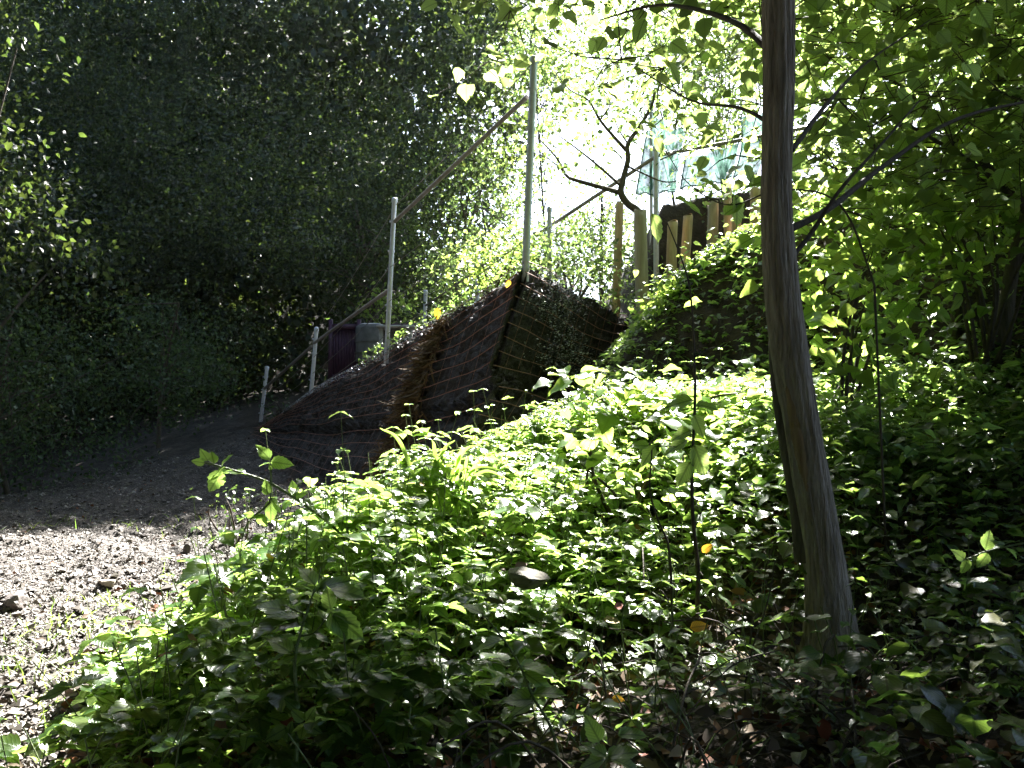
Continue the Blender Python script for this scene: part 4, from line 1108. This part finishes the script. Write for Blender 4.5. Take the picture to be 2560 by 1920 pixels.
cane("long thorny bramble cane arching left out of the mound over the dark wall", [(372, 575, 3.0), (335, 529, 2.9), (306, 506, 2.85), (270, 483, 2.8), (232, 470, 2.75), (204, 462, 2.7)], .0062,
     [(272, 470, 2.8, -4, -6, .02, fc), (271, 462, 2.8, 21, 2, .072, fc), (270, 460, 2.8, -14, -17, .065, (.6, -.8, .2)), (205, 463, 2.7, -12, -2, .04, fc), (208, 461, 2.7, -9, -14, .045, fc),
      (214, 464, 2.7, -3, -16, .05, (.5, -1, .2)), (222, 466, 2.72, 8, -12, .05, up), (225, 467, 2.72, -16, 10, .055, up), (232, 470, 2.74, -26, 8, .08, up), (222, 470, 2.74, -13, 22, .085, (.4, -1, .1)), (246, 474, 2.76, -22, -4, .07, up),
      (295, 497, 2.84, -3, -17, .055, fc), (292, 496, 2.84, 17, -4, .05, fc), (310, 506, 2.86, 22, -12, .08, up), (304, 505, 2.86, -22, -10, .07, up), (318, 514, 2.88, 26, 2, .09, up), (326, 520, 2.9, -24, 4, .08, up), (332, 527, 2.9, 20, -20, .08, up), (345, 540, 2.9, 30, -8, .09, up)],
     side=[[(271, 483, 2.8), (271, 470, 2.8), (270, 460, 2.8)], [(271, 486, 2.8), (270, 500, 2.78), (265, 507, 2.76), (250, 520, 2.74), (241, 542, 2.72)]])
cane("short hanging bramble shoot below the long arching cane", [(272, 498, 2.78), (265, 508, 2.76), (250, 520, 2.74), (243, 535, 2.72), (240, 560, 2.72)], .003,
     [(270, 500, 2.78, 2, 22, .07, (.5, -1, .1)), (270, 498, 2.78, 12, 14, .06, up), (268, 495, 2.78, -4, -18, .05, fc), (254, 516, 2.74, -12, -3, .035, fc), (252, 518, 2.74, 9, -2, .04, up), (258, 514, 2.74, 7, 10, .05, fc), (244, 530, 2.72, -14, 2, .04, up), (241, 545, 2.72, -10, 3, .035, up), (240, 558, 2.72, 6, 8, .03, fc)])
cane("pale vertical bramble cane with drooping leaves at the lower left", [(296, 762, 2.05), (298, 722, 2.1), (296, 693, 2.1), (295, 659, 2.1), (300, 634, 2.12), (306, 615, 2.14), (315, 588, 2.18)], .0048,
     [(315, 588, 2.18, 48, 4, .13, up), (315, 586, 2.18, -15, -22, .075, up), (318, 590, 2.18, 28, -12, .09, up), (331, 612, 2.1, 22, 8, .07, up), (331, 612, 2.1, 12, 22, .075, fc), (331, 610, 2.1, -5, -23, .06, fc), (333, 614, 2.1, 31, 26, .095, fc),
      (293, 655, 2.1, -28, -22, .085, up), (292, 652, 2.1, -22, 6, .07, up), (290, 655, 2.1, 18, -6, .06, up), (306, 722, 2.05, 8, -14, .04, fc), (306, 722, 2.05, 18, -3, .05, fc), (305, 723, 2.05, 14, 9, .045, fc), (304, 723, 2.05, -3, 14, .04, fc), (304, 721, 2.05, -13, -11, .04, fc),
      (298, 712, 2.08, -12, -14, .05, up), (286, 728, 2.06, -14, 8, .05, fc), (288, 742, 2.06, 2, -18, .045, fc), (296, 665, 2.1, 24, -12, .06, up), (290, 612, 2.15, -44, -12, .10, up), (300, 618, 2.15, -30, -4, .09, up)],
     side=[[(300, 636, 2.12), (315, 632, 2.11), (331, 612, 2.1)], [(306, 615, 2.14), (290, 608, 2.15), (265, 598, 2.2)]])
cane("thin bramble cane bending down from the broken stone to the bottom centre", [(562, 775, 2.0), (551, 728, 2.1), (533, 697, 2.15), (520, 666, 2.2), (504, 640, 2.25), (482, 613, 2.3)], .0042,
     [(520, 666, 2.2, 40, 6, .10, up), (522, 672, 2.2, 36, 20, .09, up), (504, 640, 2.25, -30, 8, .09, up), (536, 700, 2.15, -38, -2, .09, up), (535, 702, 2.15, -30, 14, .07, up), (533, 694, 2.15, 30, -3, .08, up), (486, 616, 2.3, -20, -12, .08, up)])
cane("spray of large pale bramble leaves at the bottom edge centre", [(600, 790, 1.75), (603, 770, 1.78), (607, 757, 1.8)], .003,
     [(607, 757, 1.8, -20, -14, .055, up), (607, 757, 1.8, 30, -8, .07, up), (608, 758, 1.8, 34, 10, .08, up), (606, 759, 1.8, -28, 8, .06, up), (600, 742, 1.8, -14, -26, .06, fc), (618, 735, 1.8, 26, -2, .06, up)])
cane("bramble shoot with toothed leaves entering from the right edge", [(1040, 540, 2.4), (1010, 546, 2.4), (985, 552, 2.4), (965, 560, 2.4)], .003,
     [(965, 560, 2.4, -14, -12, .045, fc), (968, 559, 2.4, -6, 16, .045, fc), (985, 550, 2.4, 6, -20, .06, fc), (990, 548, 2.4, 18, -8, .05, up), (1005, 547, 2.4, 14, 10, .05, up), (988, 553, 2.4, -10, 14, .05, fc)])
cane("pale leafy shoot lying across the very bottom left corner", [(-20, 742, 2.45), (20, 752, 2.4), (45, 745, 2.4), (75, 735, 2.4), (95, 730, 2.4)], .003,
     [(20, 750, 2.4, -34, -14, .10, up), (30, 750, 2.4, 26, -12, .08, up), (45, 746, 2.4, 6, -18, .05, up), (72, 736, 2.4, 26, 6, .08, up), (76, 734, 2.4, 24, -8, .07, up), (80, 734, 2.4, -10, -16, .05, up), (-5, 746, 2.4, 28, 16, .08, up), (10, 752, 2.4, -24, 6, .08, up)], thorns=False)
cane("small yellow green shoot at the bramble edge above the flat dark stone", [(150, 700, 2.9), (130, 690, 2.85), (108, 692, 2.8)], .002,
     [(128, 691, 2.82, -16, -2, .05, fc), (116, 692, 2.8, -8, 12, .045, fc), (134, 690, 2.84, 16, -8, .05, up), (140, 693, 2.86, 20, 2, .06, up)])
# saplings
def sap(label, path, r0, r1, extra, lv=(), cat="sapling", m=M_TWIG):
    P = smooth_path([at(*q) for q in path], 7); P0 = P[0].copy(); P[0][2] = min(P[0][2], H(P[0][0], P[0][1]))
    t_ = thing("sapling", label, cat, P[0]); mb = MB(); tube(mb, P, np.linspace(r0, r1, len(P)), 8, wob=.03)
    for e in extra: Q_ = smooth_path([at(*q) for q in e], 5); tube(mb, Q_, np.linspace(r1 * 1.1, r1 * .5, len(Q_)), 5)
    mb.build("stem", m, t_)
    for (x_, y_, d, dx, dy, sz) in lv:
        p = at(x_, y_, d); T = (at(x_ + dx, y_ + dy, d) - p)[None]; mb = MB(); leaves(mb, L_BRAM, p[None], T, np.array([(rng.normal() * .4, -.6, .8)]), sz); mb.build("leaf", M_HAZEL, t_)
sap("thin dark sapling standing in the sunlit weeds left of the big trunk", [(697, 612, 3.2), (698, 570, 3.2), (693, 520, 3.2), (692, 470, 3.2), (695, 400, 3.25), (694, 350, 3.3), (690, 290, 3.3), (680, 255, 3.3), (667, 222, 3.3)], .0085, .0022,
    [[(693, 365, 3.25), (705, 350, 3.3), (730, 346, 3.35), (750, 345, 3.4)], [(692, 460, 3.2), (680, 448, 3.2), (655, 446, 3.2)], [(699, 520, 3.2), (703, 505, 3.2), (704, 490, 3.2)]],
    [(694, 415, 3.2, 12, 25, .09), (692, 430, 3.2, -20, 8, .09), (694, 445, 3.2, 14, 34, .12), (690, 462, 3.2, -14, 26, .10), (694, 400, 3.2, -26, 4, .11), (688, 440, 3.2, -28, 14, .10), (696, 405, 3.2, 22, 2, .09), (655, 446, 3.2, -12, 16, .09), (650, 446, 3.2, -26, -2, .08)])
sap("slender curved stem left of the thin dark sapling", [(672, 590, 3.1), (668, 545, 3.1), (658, 520, 3.1), (650, 490, 3.1), (652, 450, 3.1)], .005, .0025, [])
sap("low arching stalk in front of the trunk base", [(744, 690, 2.5), (752, 650, 2.5), (768, 600, 2.5), (775, 560, 2.5)], .003, .0015, [])
# hanging leaves in front of the palisade
sap("long thin twig with big drooping leaves in front of the wooden posts", [(880, 300, 3.5), (840, 205, 3.6), (780, 190, 3.9), (730, 205, 4.0), (690, 185, 4.1), (665, 150, 4.1)], .005, .002,
    [[(700, 190, 4.1), (668, 190, 4.1), (655, 200, 4.1)], [(730, 205, 4.0), (745, 190, 4.0), (756, 170, 4.0)]],
    [(675, 198, 4.1, 32, 14, .15), (652, 214, 4.1, 10, 30, .14), (640, 122, 4.1, 18, 4, .09), (700, 180, 4.1, 26, 10, .12), (735, 195, 4.0, 6, 34, .15), (724, 215, 4.0, 18, -14, .11), (655, 138, 4.1, 10, 18, .09), (770, 180, 4.0, -28, 6, .13), (690, 92, 4.3, 26, 14, .13), (668, 62, 4.3, 14, 22, .13), (612, 150, 4.3, 14, 10, .08), (745, 165, 4, 10, 20, .1)])
# wall top weeds and yellow leaves
mb = MB()
u = rng.random(260) * 4.5 + .1
P = facepts('L', u, np.zeros(260), .02); P[:, 2] += rng.random(260) * .14; leaves(mb, L_OV, P, rdir(260, .2), rdir(260, .7), rng.uniform(.03, .075, 260))
tag(mb.build("wall_top_weeds", M_UNDER), "small green weeds straggling along the top edge of the mesh wall", "weeds", kind="stuff")
for (x_, y_, d, dx, dy, sz, lb) in ((437, 308, 10.2, 1, 14, .14, "yellow leaf standing up on the wall top edge"), (510, 280, 9.1, -4, 8, .09, "orange leaf beside the corner post on the wall top"),
                                    (702, 552, 3.2, 8, -6, .05, "orange leaf near the foot of the thin dark sapling"), (612, 698, 2.3, 18, 3, .035, "orange red leaf on the shaded litter near the bottom centre"), (690, 628, 2.7, 22, -4, .06, "rust red leaf on the litter below the sapling")):
    p = at(x_, y_, d); T = (at(x_ + dx, y_ + dy, d) - p)[None]; mb = MB(); leaves(mb, L_OV, p[None], T, np.array([(.2, -.8, .5)]), sz)
    tag(mb.build("fallen_leaf", M_YEL, loc=tuple(p)), lb, "leaf")


# ------------------------------------------------------------------ thin haze added for a glow towards the sun
mb = MB(); box(mb, (0, 150, 19), (1000, 1300, 60))
m, n, l = newmat("glow_haze")
v = n.new("ShaderNodeVolumePrincipled"); v.inputs["Color"].default_value = (.86, .93, 1, 1); v.inputs["Density"].default_value = .00006; v.inputs["Anisotropy"].default_value = .72
o = n.new("ShaderNodeOutputMaterial"); l.new(v.outputs[0], o.inputs["Volume"])
tag(mb.build("haze", m, smooth=False), "thin haze volume added for a veil of glow towards the sun", "haze", kind="stuff")
